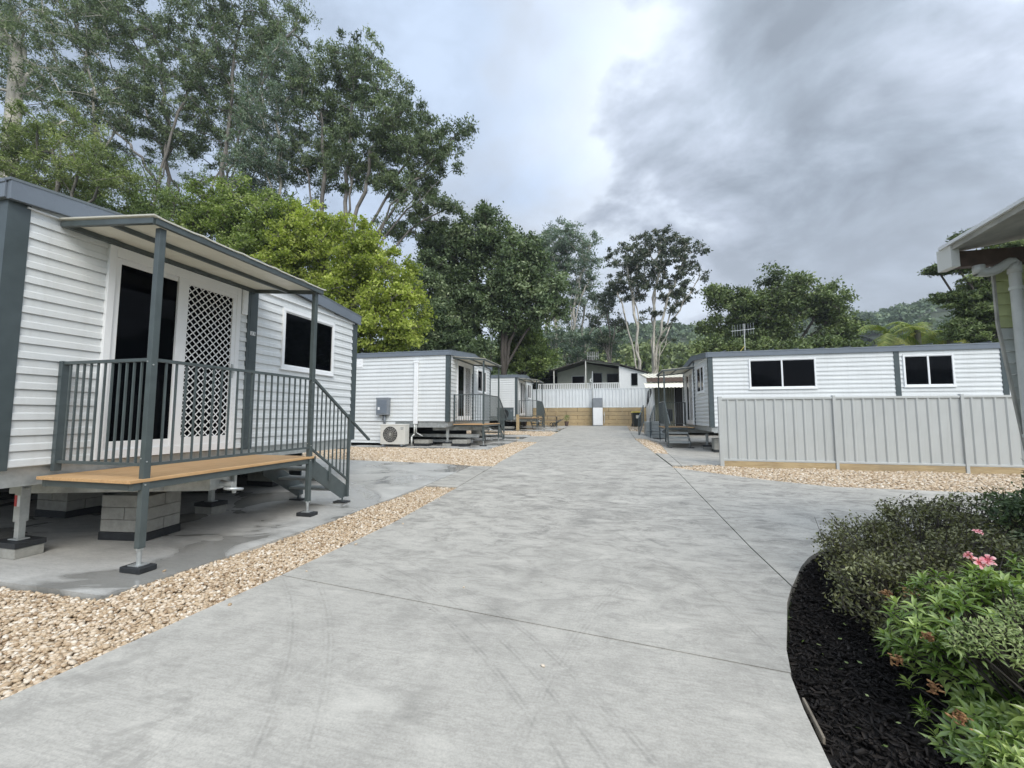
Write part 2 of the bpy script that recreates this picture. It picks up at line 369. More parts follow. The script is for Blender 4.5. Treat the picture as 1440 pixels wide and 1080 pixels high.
def np_mesh(name, verts, faces, m, parent=None, tint=None, smooth=False, loc=None):
    """verts (N,3), faces (F,k) arrays -> object, fast"""
    me = bpy.data.meshes.new(name); F, k = faces.shape
    me.vertices.add(len(verts)); me.vertices.foreach_set('co', np.ascontiguousarray(verts, dtype=np.float32).ravel())
    me.loops.add(F * k); me.loops.foreach_set('vertex_index', np.ascontiguousarray(faces, dtype=np.int32).ravel())
    me.polygons.add(F); me.polygons.foreach_set('loop_start', np.arange(0, F * k, k, dtype=np.int32))
    me.polygons.foreach_set('loop_total', np.full(F, k, dtype=np.int32))
    if smooth: me.polygons.foreach_set('use_smooth', np.ones(F, dtype=bool))
    me.update(calc_edges=True)
    if tint is not None:
        a = me.attributes.new('tint', 'FLOAT', 'FACE'); a.data.foreach_set('value', tint.astype(np.float32))
    me.materials.append(m); o = bpy.data.objects.new(name, me); COL.objects.link(o)
    if parent: o.parent = parent
    if loc: o.location = loc
    return o

# ------------------------------------------------------------ place geometry helpers
Fv = np.array([-math.sin(YAW) * math.cos(PITCH), math.cos(YAW) * math.cos(PITCH), math.sin(PITCH)])
Rv = np.array([math.cos(YAW), math.sin(YAW), 0.]); Uv = np.cross(Rv, Fv)
def at(x, y, Y):
    r = Fv * FPX + Rv * (x - 720) + Uv * (540 - y); P = np.array([0, 0, CAMH]) + r * (Y / r[1]); return P
def mpp(P): return float((np.asarray(P) - np.array([0, 0, CAMH])) @ Fv) / FPX     # metres per photo pixel
def sst(x, a, b):
    t = np.clip((x - a) / (b - a), 0, 1); return t * t * (3 - 2 * t)
def g(x, y):
    """ground height: level by the camera, rising up the drive, terrace behind the retaining wall"""
    x = np.asarray(x, float); y = np.asarray(y, float)
    z = np.where(y < 5, 0, np.where(y < 14, .03 * (y - 5), .27 + .02 * (y - 14)))
    z = np.where(y > 33.4, .66, z)
    z = z - .23 * sst(x, 1.3, 2.3) * sst(y, 11.5, 16) * (1 - sst(y, 24, 30))
    return z
def gf(x, y): return float(g(x, y))

def sheet(name, poly, m, top=0.0, thick=None, kind='structure', step=.6, label=None):
    bm = bmesh.new(); vs = [bm.verts.new((x, y, 0)) for x, y in poly]; bm.faces.new(vs)
    ys = [p[1] for p in poly]; xs = [p[0] for p in poly]
    c = math.ceil(min(ys) / step) * step
    cuts = [5.0, 14.0]
    while c < max(ys): cuts.append(c); c += step
    for yy in cuts:
        if min(ys) < yy < max(ys):
            bmesh.ops.bisect_plane(bm, geom=bm.verts[:] + bm.edges[:] + bm.faces[:], plane_co=(0, yy, 0), plane_no=(0, 1, 0))
    for xx in (1.3, 1.6, 1.9, 2.1, 2.3):
        if min(xs) < xx < max(xs):
            bmesh.ops.bisect_plane(bm, geom=bm.verts[:] + bm.edges[:] + bm.faces[:], plane_co=(xx, 0, 0), plane_no=(1, 0, 0))
    if thick:
        r = bmesh.ops.extrude_face_region(bm, geom=bm.faces[:])
        for v in r['geom']:
            if isinstance(v, bmesh.types.BMVert): v.co.z += 1
        for v in bm.verts: v.co.z = gf(v.co.x, v.co.y) + (top if v.co.z > .5 else top - thick)
        bmesh.ops.recalc_face_normals(bm, faces=bm.faces)
    else:
        for v in bm.verts: v.co.z = gf(v.co.x, v.co.y) + top
        bmesh.ops.recalc_face_normals(bm, faces=bm.faces)
        if sum(f.normal.z for f in bm.faces) < 0: bmesh.ops.reverse_faces(bm, faces=bm.faces)
    me = bpy.data.meshes.new(name); bm.to_mesh(me); bm.free(); me.materials.append(m)
    o = bpy.data.objects.new(name, me); COL.objects.link(o); o['kind'] = kind
    return o
def inpoly(px_, py_, poly):
    ins = np.zeros(len(px_), bool); n = len(poly)
    for i in range(n):
        x0, y0 = poly[i]; x1, y1 = poly[(i + 1) % n]
        if y0 == y1: continue
        c = ((y0 > py_) != (y1 > py_)) & (px_ < (x1 - x0) * (py_ - y0) / (y1 - y0) + x0)
        ins ^= c
    return ins
def ico(sub=1):
    bm = bmesh.new(); bmesh.ops.create_icosphere(bm, subdivisions=sub, radius=1)
    v = np.array([x.co[:] for x in bm.verts]); f = np.array([[x.index for x in q.verts] for q in bm.faces]); bm.free(); return v, f
def scatter_blobs(name, pts, size, m, sub=1, flat=(.5, .8), parent=None, elong=(1., 1.7), smooth=True, tintfn=None, size_var=(.65, 1.35)):
    v, f = ico(sub); n = len(pts)
    s = size * rng.uniform(*size_var, (n, 1)); ax = np.stack([rng.uniform(*elong, n), np.ones(n), rng.uniform(*flat, n)], 1) * s
    P = v[None] * (1 + rng.normal(0, .10, (n, len(v), 1))) * ax[:, None, :]
    th = rng.uniform(0, 2 * math.pi, n); ti = rng.normal(0, .35, n); tj = rng.normal(0, .35, n)
    c, s_ = np.cos(ti)[:, None], np.sin(ti)[:, None]
    x, y, z = P[..., 0], P[..., 1], P[..., 2]; y, z = y * c - z * s_, y * s_ + z * c
    c, s_ = np.cos(tj)[:, None], np.sin(tj)[:, None]; x, z = x * c - z * s_, x * s_ + z * c
    c, s_ = np.cos(th)[:, None], np.sin(th)[:, None]; x, y = x * c - y * s_, x * s_ + y * c
    P = np.stack([x, y, z], -1) + pts[:, None, :]
    fs = (f[None] + (np.arange(n) * len(v))[:, None, None]).reshape(-1, 3)
    tint = np.repeat(rng.beta(2.2, 1.8, n) if tintfn is None else tintfn(pts), len(f))
    return np_mesh(name, P.reshape(-1, 3), fs, m, parent, tint, smooth)

# ------------------------------------------------------------ GROUND
def build_ground():
    xs = np.concatenate([[-320, -150, -60, -30], np.arange(-16, 16.1, .8), [1.3, 1.6, 1.9, 2.1, 2.3], [30, 60, 150, 320]]); xs = np.unique(xs)
    ys = np.concatenate([[-200, -80, -20, -5], np.arange(0, 33.1, .8), [5, 14, 33.35, 33.45, 40, 60, 100, 200, 320]]); ys = np.unique(ys)
    X, Y = np.meshgrid(xs, ys); Z = g(X, Y) - .075
    Z = np.where(Y > 33.4, 2.0 + np.clip((Y - 33.4) * .03, 0, 3), Z)
    V = np.stack([X, Y, Z], -1).reshape(-1, 3); nx = len(xs)
    i, j = np.meshgrid(np.arange(nx - 1), np.arange(len(ys) - 1)); a = (j * nx + i).ravel()
    F = np.stack([a, a + 1, a + nx + 1, a + nx], 1)
    m = bpy.data.materials.new('soil_and_grass'); m.use_nodes = True; t = NT(m.node_tree); p = m.node_tree.nodes['Principled BSDF']
    c = t.n('ShaderNodeTexCoord').outputs['Object']
    t.l(t.ramp(t.noise(c, .6, 8, .65), [(.35, (.055, .05, .03)), (.5, (.06, .075, .03)), (.7, (.09, .12, .04))]), p.inputs['Base Color'])
    p.inputs['Roughness'].default_value = .95
    np_mesh('ground', V, F, m)['kind'] = 'structure'
build_ground()

# drive: slabs separated by real joints (12 mm)
J = .007
def jy(x): return 3.18 - (x + 2.86) * .1375            # the slanting cross joint close to the camera
DR = 1.42
bed_edge = [(.80, -1.5), (.80, 1.2), (.83, 2.02), (.87, 2.36), (.92, 2.66), (1.0, 2.92), (1.12, 3.24), (1.26, 3.62), (1.42, 3.97), (1.70, 4.50), (1.88, 4.79), (2.08, 5.04), (2.40, 5.34), (2.8, 5.62), (3.6, 5.95), (5.2, 6.1), (12, 6.1)]
M_left = [(-3.05, -1.5), (-2.96, 1.5), (-2.86, 3.18)]
sheet('driveway', [(-3.05, -1.5), (.80, -1.5), (.80, 1.2), (.83, 2.02), (.87, 2.36), (.92, jy(.92) - J), (-2.86, jy(-2.86) - J), (-2.96, 1.5)], M_conc, thick=.12)
sheet('driveway', [(-2.86, jy(-2.86) + J), (.93, jy(.93) + J), (1.0, 2.92), (1.12, 3.24), (1.26, 3.62), (DR - J, 3.95), (DR - J, 10.55), (-2.9, 10.55), (-2.82, 7.35), (-2.82, 5)], M_conc, thick=.12)
sheet('driveway', [(-2.93, 10.56), (DR - J, 10.56), (1.0, 18.9), (-2.98, 18.9)], M_conc, thick=.12)
sheet('driveway', [(-2.98, 18.915), (.995, 18.915), (1.1, 33.0), (-3.2, 33.0)], M_conc, thick=.12)
ap = [(DR + J, 3.97), (1.70, 4.50), (1.88, 4.79), (2.08, 5.04), (2.40, 5.34), (2.8, 5.62), (3.6, 5.95), (5.2, 6.1), (14, 6.1), (14, 8.6), (6.4, 8.70), (3.9, 8.80), (2.9, 9.35), (2.1, 10.05), (DR + J, 10.62)]
sheet('driveway', ap, M_conc, thick=.12)
# left crossovers and cabin pads
pad1 = [(-3.84, 2.50), (-3.50, 7.36), (-3.46, 9.98), (-4.6, 10.25), (-16, 10.9), (-16, 2.50)]
sheet('cabin_pad', pad1, M_conc2, top=.0, thick=.14)
sheet('driveway', [(-3.485, 7.40), (-2.835, 7.40), (-2.915, 10.0), (-3.445, 9.98)], M_conc, thick=.12)
pad2 = [(-4.15, 13.75), (-3.95, 17.0), (-3.95, 20.4), (-4.2, 21.4), (-16, 21.4), (-16, 13.75)]
sheet('cabin_pad', pad2, M_conc2, thick=.14)
sheet('driveway', [(-3.935, 17.0), (-2.99, 16.9), (-2.99, 20.6), (-3.935, 20.4)], M_conc, thick=.12)
pad3 = [(-4.4, 24.6), (-3.215, 24.0), (-3.215, 33.0), (-16, 33.0), (-16, 24.6)]
sheet('cabin_pad', pad3, M_conc2, thick=.14)
# right pads
pad4 = [(1.66, 10.98), (1.70, 13.6), (2.08, 19.6), (2.1, 26), (14, 26), (14, 11.25), (2.2, 11.25)]
sheet('cabin_pad', pad4, M_conc, thick=.14)
sheet('driveway', [(1.44, 11.0), (1.645, 11.0), (1.685, 13.6), (1.31, 13.6)], M_conc, thick=.12)
sheet('driveway', [(1.02, 19.62), (2.065, 19.62), (2.085, 26), (1.06, 26)], M_conc, thick=.12)

# gravel strips: a bedding sheet plus real pebbles
grav = {
    'a': [(-3.86, 2.53), (-3.845, 2.46), (-9, 2.46), (-9, -1.5), (-3.06, -1.5), (-2.97, 1.5), (-2.87, 3.18), (-2.83, 5), (-2.83, 7.39), (-3.48, 7.39)],
    'b': [(-3.47, 10.0), (-2.92, 10.02), (-2.96, 14), (-2.99, 16.9), (-3.94, 16.98), (-4.13, 13.74), (-12, 13.74), (-12, 10.92), (-4.6, 10.27)],
    'c': [(-3.0, 20.62), (-2.99, 23.95), (-4.3, 24.6), (-9, 24.6), (-9, 21.42), (-4.2, 21.42), (-3.93, 20.42)],
    'd': [(1.44, 10.64), (2.12, 10.06), (2.92, 9.37), (3.9, 8.82), (6.4, 8.72), (14, 8.62), (14, 11.22), (2.2, 11.22), (1.66, 10.96), (1.44, 10.98)],
    'e': [(1.30, 13.62), (1.69, 13.62), (2.06, 19.58), (1.02, 19.58)],
    'f': [(1.12, 26.1), (3.5, 26.1), (3.5, 33), (1.12, 33)],
}
def m_gravelbase():
    m = bpy.data.materials.new('gravel_bedding'); m.use_nodes = True; t = NT(m.node_tree); p = m.node_tree.nodes['Principled BSDF']
    c = t.n('ShaderNodeTexCoord').outputs['Object']; v = t.n('ShaderNodeTexVoronoi'); v.inputs['Scale'].default_value = 30; t.l(c, v.inputs['Vector'])
    k = t.n('ShaderNodeSeparateColor'); t.l(v.outputs['Color'], k.inputs[0])
    t.l(t.ramp(k.outputs[0], [(0, (.28, .19, .11)), (.5, (.46, .37, .26)), (1, (.62, .55, .44))]), p.inputs['Base Color'])
    b = t.n('ShaderNodeBump'); b.inputs['Strength'].default_value = .8; b.inputs['Distance'].default_value = .015; b.invert = True
    t.l(v.outputs['Distance'], b.inputs['Height']); t.l(b.outputs[0], p.inputs['Normal']); p.inputs['Roughness'].default_value = .8
    return m
M_gb = m_gravelbase()
for k in grav: sheet('gravel_bed', grav[k], M_gb, top=-.045)
def pebbles(poly, win, dens, size, sub, dz=-.028, lab=None):
    x0, y0, x1, y1 = win; n = int((x1 - x0) * (y1 - y0) * dens)
    x = rng.uniform(x0, x1, n); y = rng.uniform(y0, y1, n); k = inpoly(x, y, poly); x, y = x[k], y[k]
    z = g(x, y) + dz + rng.uniform(-.008, .014, len(x)) + .012 * np.sin(x * 3.1) * np.cos(y * 2.3)
    o = scatter_blobs('gravel', np.stack([x, y, z], 1), size, M_pebble, sub)
    tag(o, lab, 'gravel', kind='stuff')
pebbles(grav['a'], (-6.2, 1.1, -2.8, 3.4), 3600, .0132, 1, lab='tan river pebbles between the near cabin slab and the drive')
pebbles(grav['a'], (-4.2, 3.4, -2.8, 7.4), 2900, .0138, 1, lab='strip of tan pebbles running beside the near slab')
pebbles(grav['b'], (-11, 10, -2.9, 17), 800, .026, 0, lab='tan pebble bed in front of the second cabin')
pebbles(grav['c'], (-9, 20.4, -2.9, 24.7), 350, .038, 0, lab='far pebble patch beside the third cabin')
pebbles(grav['d'], (1.4, 8.6, 10.5, 11.3), 1100, .0225, 0, lab='pebble strip at the foot of the grey fence')
pebbles(grav['e'], (1.0, 13.6, 2.1, 19.6), 700, .028, 0, lab='narrow pebble patch between drive and right cabin steps')
pebbles(grav['f'], (1.1, 26.1, 3.5, 33), 300, .04, 0, lab='pebble patch at the far end by the bins')
# stray pebbles kicked onto the concrete
sx = np.array([-2.78, -2.7, -2.74, -2.66, -2.8, -2.76, -3.95, -4.3, -1.2, -.4]); sy = np.array([2.6, 3.3, 4.1, 5.0, 5.6, 6.4, 3.0, 2.9, 3.3, 2.4])
o = scatter_blobs('gravel', np.stack([sx, sy, g(sx, sy) + .006], 1), .012, M_pebble, 1); tag(o, 'few loose pebbles lying on the concrete edge', 'gravel', kind='stuff')

# ------------------------------------------------------------ cladding
def clad(mb, p, du, nrm, u0, u1, z0, z1, pitch=.145, zb=.92):
    """double-profile boards in the vertical plane through p, along du, facing nrm"""
    p = np.array(p, float); du = np.array(du, float); nrm = np.array(nrm, float)
    prof = [(0.0, .001), (.009, .001), (.009, .023), (.068, .019), (.080, .009), (.144, .006)]
    pts = []; k = math.floor((z0 - zb) / pitch)
    while zb + k * pitch < z1:
        for dz, off in prof:
            z = zb + k * pitch + dz
            if z0 <= z <= z1: pts.append((z, off))
        k += 1
    pts = [(z0, pts[0][1])] + pts + [(z1, pts[-1][1])]
    vs = []; fs = []
    for z, off in pts:
        for u in (u0, u1): vs.append(p + du * u + nrm * off + np.array([0, 0, z]))
    for i in range(len(pts) - 1): fs.append((2 * i, 2 * i + 1, 2 * i + 3, 2 * i + 2))
    mb.add(vs, fs)

def plane_box(mb, p, du, nrm, u0, u1, z0, z1, d0, d1):
    """box on a wall plane: u along, z up, d outwards"""
    p = Vector(p); du = Vector(du); nrm = Vector(nrm)
    vs = [p + du * u + nrm * dd + Vector((0, 0, z)) for dd in (d0, d1) for (u, z) in ((u0, z0), (u1, z0), (u1, z1), (u0, z1))]
    mb.add(vs, [(3, 2, 1, 0), (4, 5, 6, 7), (0, 1, 5, 4), (1, 2, 6, 5), (2, 3, 7, 6), (3, 0, 4, 7)])

def window(par, p, du, nrm, u0, u1, z0, z1, split=.5):
    a = (p, du, nrm); fw = .055
    mb = MB()
    plane_box(mb, *a, u0, u1, z0, z0 + fw, .0, .045); plane_box(mb, *a, u0, u1, z1 - fw, z1, .0, .045)
    plane_box(mb, *a, u0, u0 + fw, z0 + fw, z1 - fw, .0, .045); plane_box(mb, *a, u1 - fw, u1, z0 + fw, z1 - fw, .0, .045)
    um = u0 + (u1 - u0) * split; plane_box(mb, *a, um - .025, um + .025, z0 + fw, z1 - fw, .0, .038)
    # inner sash lip and sill
    for s0, s1, dd in ((u0 + fw, um - .025, .026), (um + .025, u1 - fw, .032)):
        plane_box(mb, *a, s0, s1, z0 + fw, z0 + fw + .02, 0, dd); plane_box(mb, *a, s0, s1, z1 - fw - .02, z1 - fw, 0, dd)
    plane_box(mb, *a, u0 - .02, u1 + .02, z0 - .022, z0 - .001, .0, .06)
    fr = mb.build('window', M_white, par, bevel=.004)
    for s0, s1 in ((u0 + fw, um - .025), (um + .025, u1 - fw)):
        gm = MB(); plane_box(gm, *a, s0, s1, z0 + fw + .02, z1 - fw - .02, .004, .016); gm.build('glass_pane', M_glass, fr)
    return fr

CW = 5.35            # cabin width along the drive
def gz_(y): return .225 * (1 - abs(y - CW / 2) / (CW / 2))
def make_cabin(label, loc, rz, L=9.0, side_windows=(), side_posts=(), group=None, skirt=False, number=False, vent_side=None):
    t = thing('cabin', label, 'cabin', loc, rz, group)
    # body core (hidden behind the boards)
    mb = MB(); mb.prism([(0.02, .93), (CW - .02, .93), (CW - .02, 3.40), (CW / 2, 3.62), (.02, 3.40)], lambda q: (-L + .02, q[0], q[1]), lambda q: (-.004, q[0], q[1]))
    mb.build('wall_core', M_clad, t)
    F = ((0, 0, 0), (0, 1, 0), (1, 0, 0))
    mb = MB()
    clad(mb, *F, .13, .77, .92, 3.44); clad(mb, *F, 2.44, 2.585, .92, 3.5); clad(mb, *F, .77, 2.44, 3.30, 3.5)
    clad(mb, *F, 2.76, 3.27, .92, 3.5); clad(mb, *F, 4.60, 5.24, .92, 3.44); clad(mb, *F, 3.27, 4.60, .92, 2.19); clad(mb, *F, 3.27, 4.60, 3.25, 3.5)
    mb.build('front_wall', M_clad, t)
    mb = MB(); N = ((0, 0, 0), (1, 0, 0), (0, -1, 0)); clad(mb, *N, -L + .1, -.13, .92, 3.46); mb.build('side_wall', M_clad, t)
    Fp = ((0, CW, 0), (1, 0, 0), (0, 1, 0)); mb = MB(); segs = sorted(side_windows); u = -L + .1
    for (a, b) in segs:
        clad(mb, *Fp, u, a, .92, 3.46); clad(mb, *Fp, a, b, .92, 2.23); clad(mb, *Fp, a, b, 3.30, 3.46); u = b
    clad(mb, *Fp, u, -.13, .92, 3.46); mb.build('side_wall', M_clad, t)
    for (a, b) in segs: window(t, *Fp, a, b, 2.24, 3.29)
    # corner posts
    for x, y in ((0, 0), (0, CW), (-L, 0), (-L, CW)):
        mb = MB(); sx = 1 if x == 0 else -1; sy = -1 if y == 0 else 1
        mb.box((x + sx * .026, y - sy * .13, .90), (x - sx * .0, y, 3.42)); mb.box((x + sx * .026, y + .0, .90), (x - sx * .13, y + sy * .026, 3.42))
        mb.build('corner_post', M_slate, t)
    mb = MB(); plane_box(mb, *F, 2.585, 2.76, .90, 3.56, .0, .032); plane_box(mb, *F, 2.62, 2.725, .92, 3.55, .033, .036)
    mp = mb.build('centre_post', M_slate, t, bevel=.004)
    if number:
        mb = MB(); plane_box(mb, *F, 2.635, 2.675, 2.64, 2.70, .036, .040); plane_box(mb, *F, 2.682, 2.722, 2.64, 2.70, .036, .040)
        nb = mb.build('number_plate', M_white, mp)
        for y0 in (2.655, 2.702):
            cu = bpy.data.curves.new('digit', 'FONT'); cu.body = '3'; cu.size = .066; cu.align_x = 'CENTER'; cu.extrude = .0008
            ob = bpy.data.objects.new('digit_tmp', cu); COL.objects.link(ob)
            dg = bpy.context.evaluated_depsgraph_get(); me = bpy.data.meshes.new_from_object(ob.evaluated_get(dg))
            bpy.data.objects.remove(ob); me.materials.clear(); me.materials.append(M_rubber)
            od = bpy.data.objects.new('house_number', me); COL.objects.link(od); od.parent = mp
            od.location = (.0418, y0, 2.647); od.rotation_euler = (math.pi / 2, 0, math.pi / 2)
    for q in side_posts:
        mb = MB(); plane_box(mb, *Fp, q, q + .15, .90, 3.42, .0, .032); mb.build('joint_post', M_slate, t, bevel=.004)
    # roof: low gable with front fascia and side gutters
    mb = MB(); e0, e1 = -.06, CW + .06
    def zt(y): return 3.585 + .225 * (1 - abs(y - CW / 2) / (CW / 2 + .06))
    pr = [(e0, 3.585), (CW / 2, 3.83), (e1, 3.585), (e1, 3.56), (CW / 2, 3.805), (e0, 3.56)]
    mb.prism(pr, lambda q: (-L - .05, q[0], q[1]), lambda q: (.10, q[0], q[1]))
    k = -L
    while k < .05:       # standing ribs of the sheet
        for ya, yb in ((e0 + .01, CW / 2), (CW / 2, e1 - .01)): mb.bar((k, ya, zt(ya) + .012), (k, yb, zt(yb) + .03), .035, .03)
        k += .76
    mb.build('roof', M_roof, t)
    mb = MB(); ff = [(-.05, 3.385), (CW / 2, 3.61), (CW + .05, 3.385), (CW + .05, 3.583), (CW / 2, 3.822), (-.05, 3.583)]
    mb.prism(ff, lambda q: (.045, q[0], q[1]), lambda q: (.095, q[0], q[1])); mb.build('fascia', M_fascia, t, bevel=.003)
    for ya, yb in ((-.065, -.02), (CW + .02, CW + .065)):
        mb = MB(); mb.box((-L, ya, 3.40), (.044, yb, 3.555)); mb.box((-L, ya - .008, 3.54), (.044, yb + .008, 3.572)); mb.build('side_fascia', M_fascia, t, bevel=.003)
    mb = MB(); mb.box((-.02, .1, 3.372), (.044, CW - .1, 3.386)); mb.build('soffit_trim', M_white, t)
    # sliding door: frame > glass, security screen, handle
    mb = MB()
    plane_box(mb, *F, .77, .84, .93, 3.30, 0, .05); plane_box(mb, *F, 2.37, 2.44, .93, 3.30, 0, .05)
    plane_box(mb, *F, .84, 2.37, 3.18, 3.30, 0, .05); plane_box(mb, *F, .84, 2.37, .93, 1.03, 0, .05)
    plane_box(mb, *F, 1.53, 1.60, 1.03, 3.18, 0, .046)
    plane_box(mb, *F, .84, .90, 1.03, 3.18, 0, .030); plane_box(mb, *F, .90, 1.53, 1.03, 1.12, 0, .030); plane_box(mb, *F, .90, 1.53, 3.12, 3.18, 0, .030)
    dr = mb.build('sliding_door', M_white, t, bevel=.004)
    mb = MB(); plane_box(mb, *F, .90, 1.53, 1.12, 3.12, .003, .014); mb.build('glass_pane', M_glass, dr)
    mb = MB(); plane_box(mb, *F, 1.60, 2.37, 1.03, 3.18, .003, .012); mb.build('glass_pane', M_glass, dr)
    mb = MB(); ya, yb, za, zb_ = 1.66, 2.31, 1.13, 3.12
    plane_box(mb, *F, 1.60, ya, 1.03, 3.18, .022, .044); plane_box(mb, *F, yb, 2.37, 1.03, 3.18, .022, .044)
    plane_box(mb, *F, ya, yb, 1.03, za, .022, .044); plane_box(mb, *F, ya, yb, zb_, 3.18, .022, .044)
    wdt, hgt = .096, .098; sl_ = hgt / wdt
    for s in (1, -1):
        kk = -60
        while kk < 60:
            # line z = za + s*sl_*(y-ya) + kk*hgt clipped to the rectangle
            c0 = za + kk * hgt; pts_ = []
            for yy in (ya, yb):
                zz = c0 + s * sl_ * (yy - ya)
                if za <= zz <= zb_: pts_.append((yy, zz))
            for zz in (za, zb_):
                yy = ya + s * (zz - c0) / sl_
                if ya < yy < yb: pts_.append((yy, zz))
            if len(pts_) >= 2:
                mb.bar((.030 + .003 * s, *pts_[0]), (.030 + .003 * s, *pts_[1]), .012, .005, up=(1, 0, 0))
            kk += 1
    mb.build('security_screen', M_white, dr)
    mb = MB(); plane_box(mb, *F, 2.325, 2.35, 1.95, 2.15, .044, .062); plane_box(mb, *F, 2.32, 2.355, 2.02, 2.07, .062, .085); mb.build('door_handle', M_galv, dr, bevel=.003)
    window(t, *F, 3.27, 4.60, 2.20, 3.24, .55)
    mb = MB(); plane_box(mb, *F, 2.465, 2.565, 2.93, 3.30, .0, .045)
    for i in range(3): plane_box(mb, *F, 2.472, 2.558, 3.0 + i * .09, 3.05 + i * .09, .045, .052)
    mb.build('wall_vent', M_white, t, bevel=.003)
    if vent_side is not None:
        mb = MB(); plane_box(mb, *N, vent_side, vent_side + .36, 3.02, 3.38, .0, .035)
        for i in range(5): plane_box(mb, *N, vent_side + .03 + i * .062, vent_side + .07 + i * .062, 3.05, 3.35, .035, .045)
        mb.build('wall_vent', M_white, t)
    # chassis
    mb = MB()
    for x0, x1, y0, y1 in ((-.10, -.02, .02, CW - .02), (-L + .02, -L + .1, .02, CW - .02)): mb.box((x0, y0, .74), (x1, y1, .918))
    for y0, y1 in ((.03, .10), (CW - .10, CW - .03), (1.7, 1.78), (3.5, 3.58)): mb.box((-L + .1, y0, .70), (-.1, y1, .905))
    k = -L + .5
    while k < -.3: mb.box((k, .1, .80), (k + .06, CW - .1, .90)); k += .9
    mb.build('chassis', M_galv, t)
    mb = MB(); mb.box((-L + .1, .1, .906), (-.1, CW - .1, .917)); mb.build('underfloor', M_dark, t)  # black sheet carries the shade under the floor in its colour
    if skirt:
        mb = MB(); clad(mb, (0, -.0, 0), (1, 0, 0), (0, -1, 0), -L + .1, -2.15, .10, .905); mb.build('skirt_boards', M_clad, t)
    # rear and far skirting that keeps the underfloor dark
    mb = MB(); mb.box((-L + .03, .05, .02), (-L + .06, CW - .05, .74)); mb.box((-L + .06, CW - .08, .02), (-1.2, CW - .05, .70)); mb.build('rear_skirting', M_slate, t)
    # drawbar: two converging channels and a coupling
    mb = MB()
    for p0, p1 in (((-.9, .62, .66), (1.02, 1.26, .66)), ((-.9, 2.10, .66), (1.02, 1.50, .66))):
        mb.bar(p0, p1, .012, .175); q0, q1 = Vector(p0), Vector(p1)
        for dz in (-.085, .085): mb.bar(q0 + Vector((0, .02, dz)), q1 + Vector((0, .02, dz)), .055, .01)
    for x_ in (.1, .55): mb.bar((x_, 1.0, .66), (x_, 1.75, .66), .05, .15)
    mb.box((.98, 1.24, .58), (1.05, 1.52, .75))
    db = mb.build('drawbar', M_galv, t)
    mb = MB(); mb.tube((1.05, 1.38, .64), (1.22, 1.38, .62), .035); mb.ring((1.20, 1.40, .575), .085, .016, (0, .15, 1)); mb.tube((1.08, 1.52, .5), (1.08, 1.52, .78), .022); mb.tube((1.08, 1.52, .78), (1.14, 1.6, .79), .01)
    mb.build('coupling', M_galv, db)
    return t

def block_pier(label, loc, rz, nx=1, h=.50, group='support piers under the cabins'):
    t = thing('block_pier', label, 'pier', loc, rz, group)
    mb = MB(); mb.box((-.30, -.22, 0), (.30, .22, .09)); mb.build('rubber_base', M_rubber, t, bevel=.006)
    n = int(round((h - .09) / .135))
    for i in range(n):
        z0 = .092 + i * .137; mb = MB()
        if i % 2: mb.box((-.29, -.21, z0), (-.004, .21, z0 + .133)); mb.box((.004, -.21, z0), (.29, .21, z0 + .133))
        else: mb.box((-.29, -.21, z0), (.29, -.004, z0 + .133)); mb.box((-.29, .004, z0), (.29, .21, z0 + .133))
        mb.build('concrete_block', M_block, t, bevel=.006)
    return t
def jack(label, loc, top, sticker=True, blk=(.34, .22), group='stabiliser jacks under the cabins'):
    t = thing('stabiliser_jack', label, 'jack', loc, 0, group)
    mb = MB(); mb.box((-blk[0] / 2, -blk[1] / 2, 0), (blk[0] / 2, blk[1] / 2, .10)); mb.build('concrete_pad', M_block, t, bevel=.006)
    mb = MB(); mb.box((-blk[0] / 2 - .01, -blk[1] / 2 - .01, .101), (blk[0] / 2 + .01, blk[1] / 2 + .01, .155)); mb.build('rubber_pad', M_rubber, t, bevel=.006)
    mb = MB(); mb.box((-.07, -.05, .156), (.07, .05, .168)); mb.box((-.032, -.028, .168), (.032, .028, top * .62)); mb.box((-.045, -.038, top * .45), (.045, .038, top)); mb.tube((-.09, 0, top * .9), (.09, 0, top * .9), .014)
    lg = mb.build('jack_leg', M_galv, t, bevel=.004)
    if sticker:
        mb = MB(); mb.box((-.04, -.0395, top * .66), (-.002, -.0385, top * .66 + .11)); mb.build('sticker', M_red, lg)
        mb = MB(); mb.box((.002, -.0395, top * .66), (.04, -.0385, top * .66 + .11)); mb.build('sticker', M_white, lg)
    return t

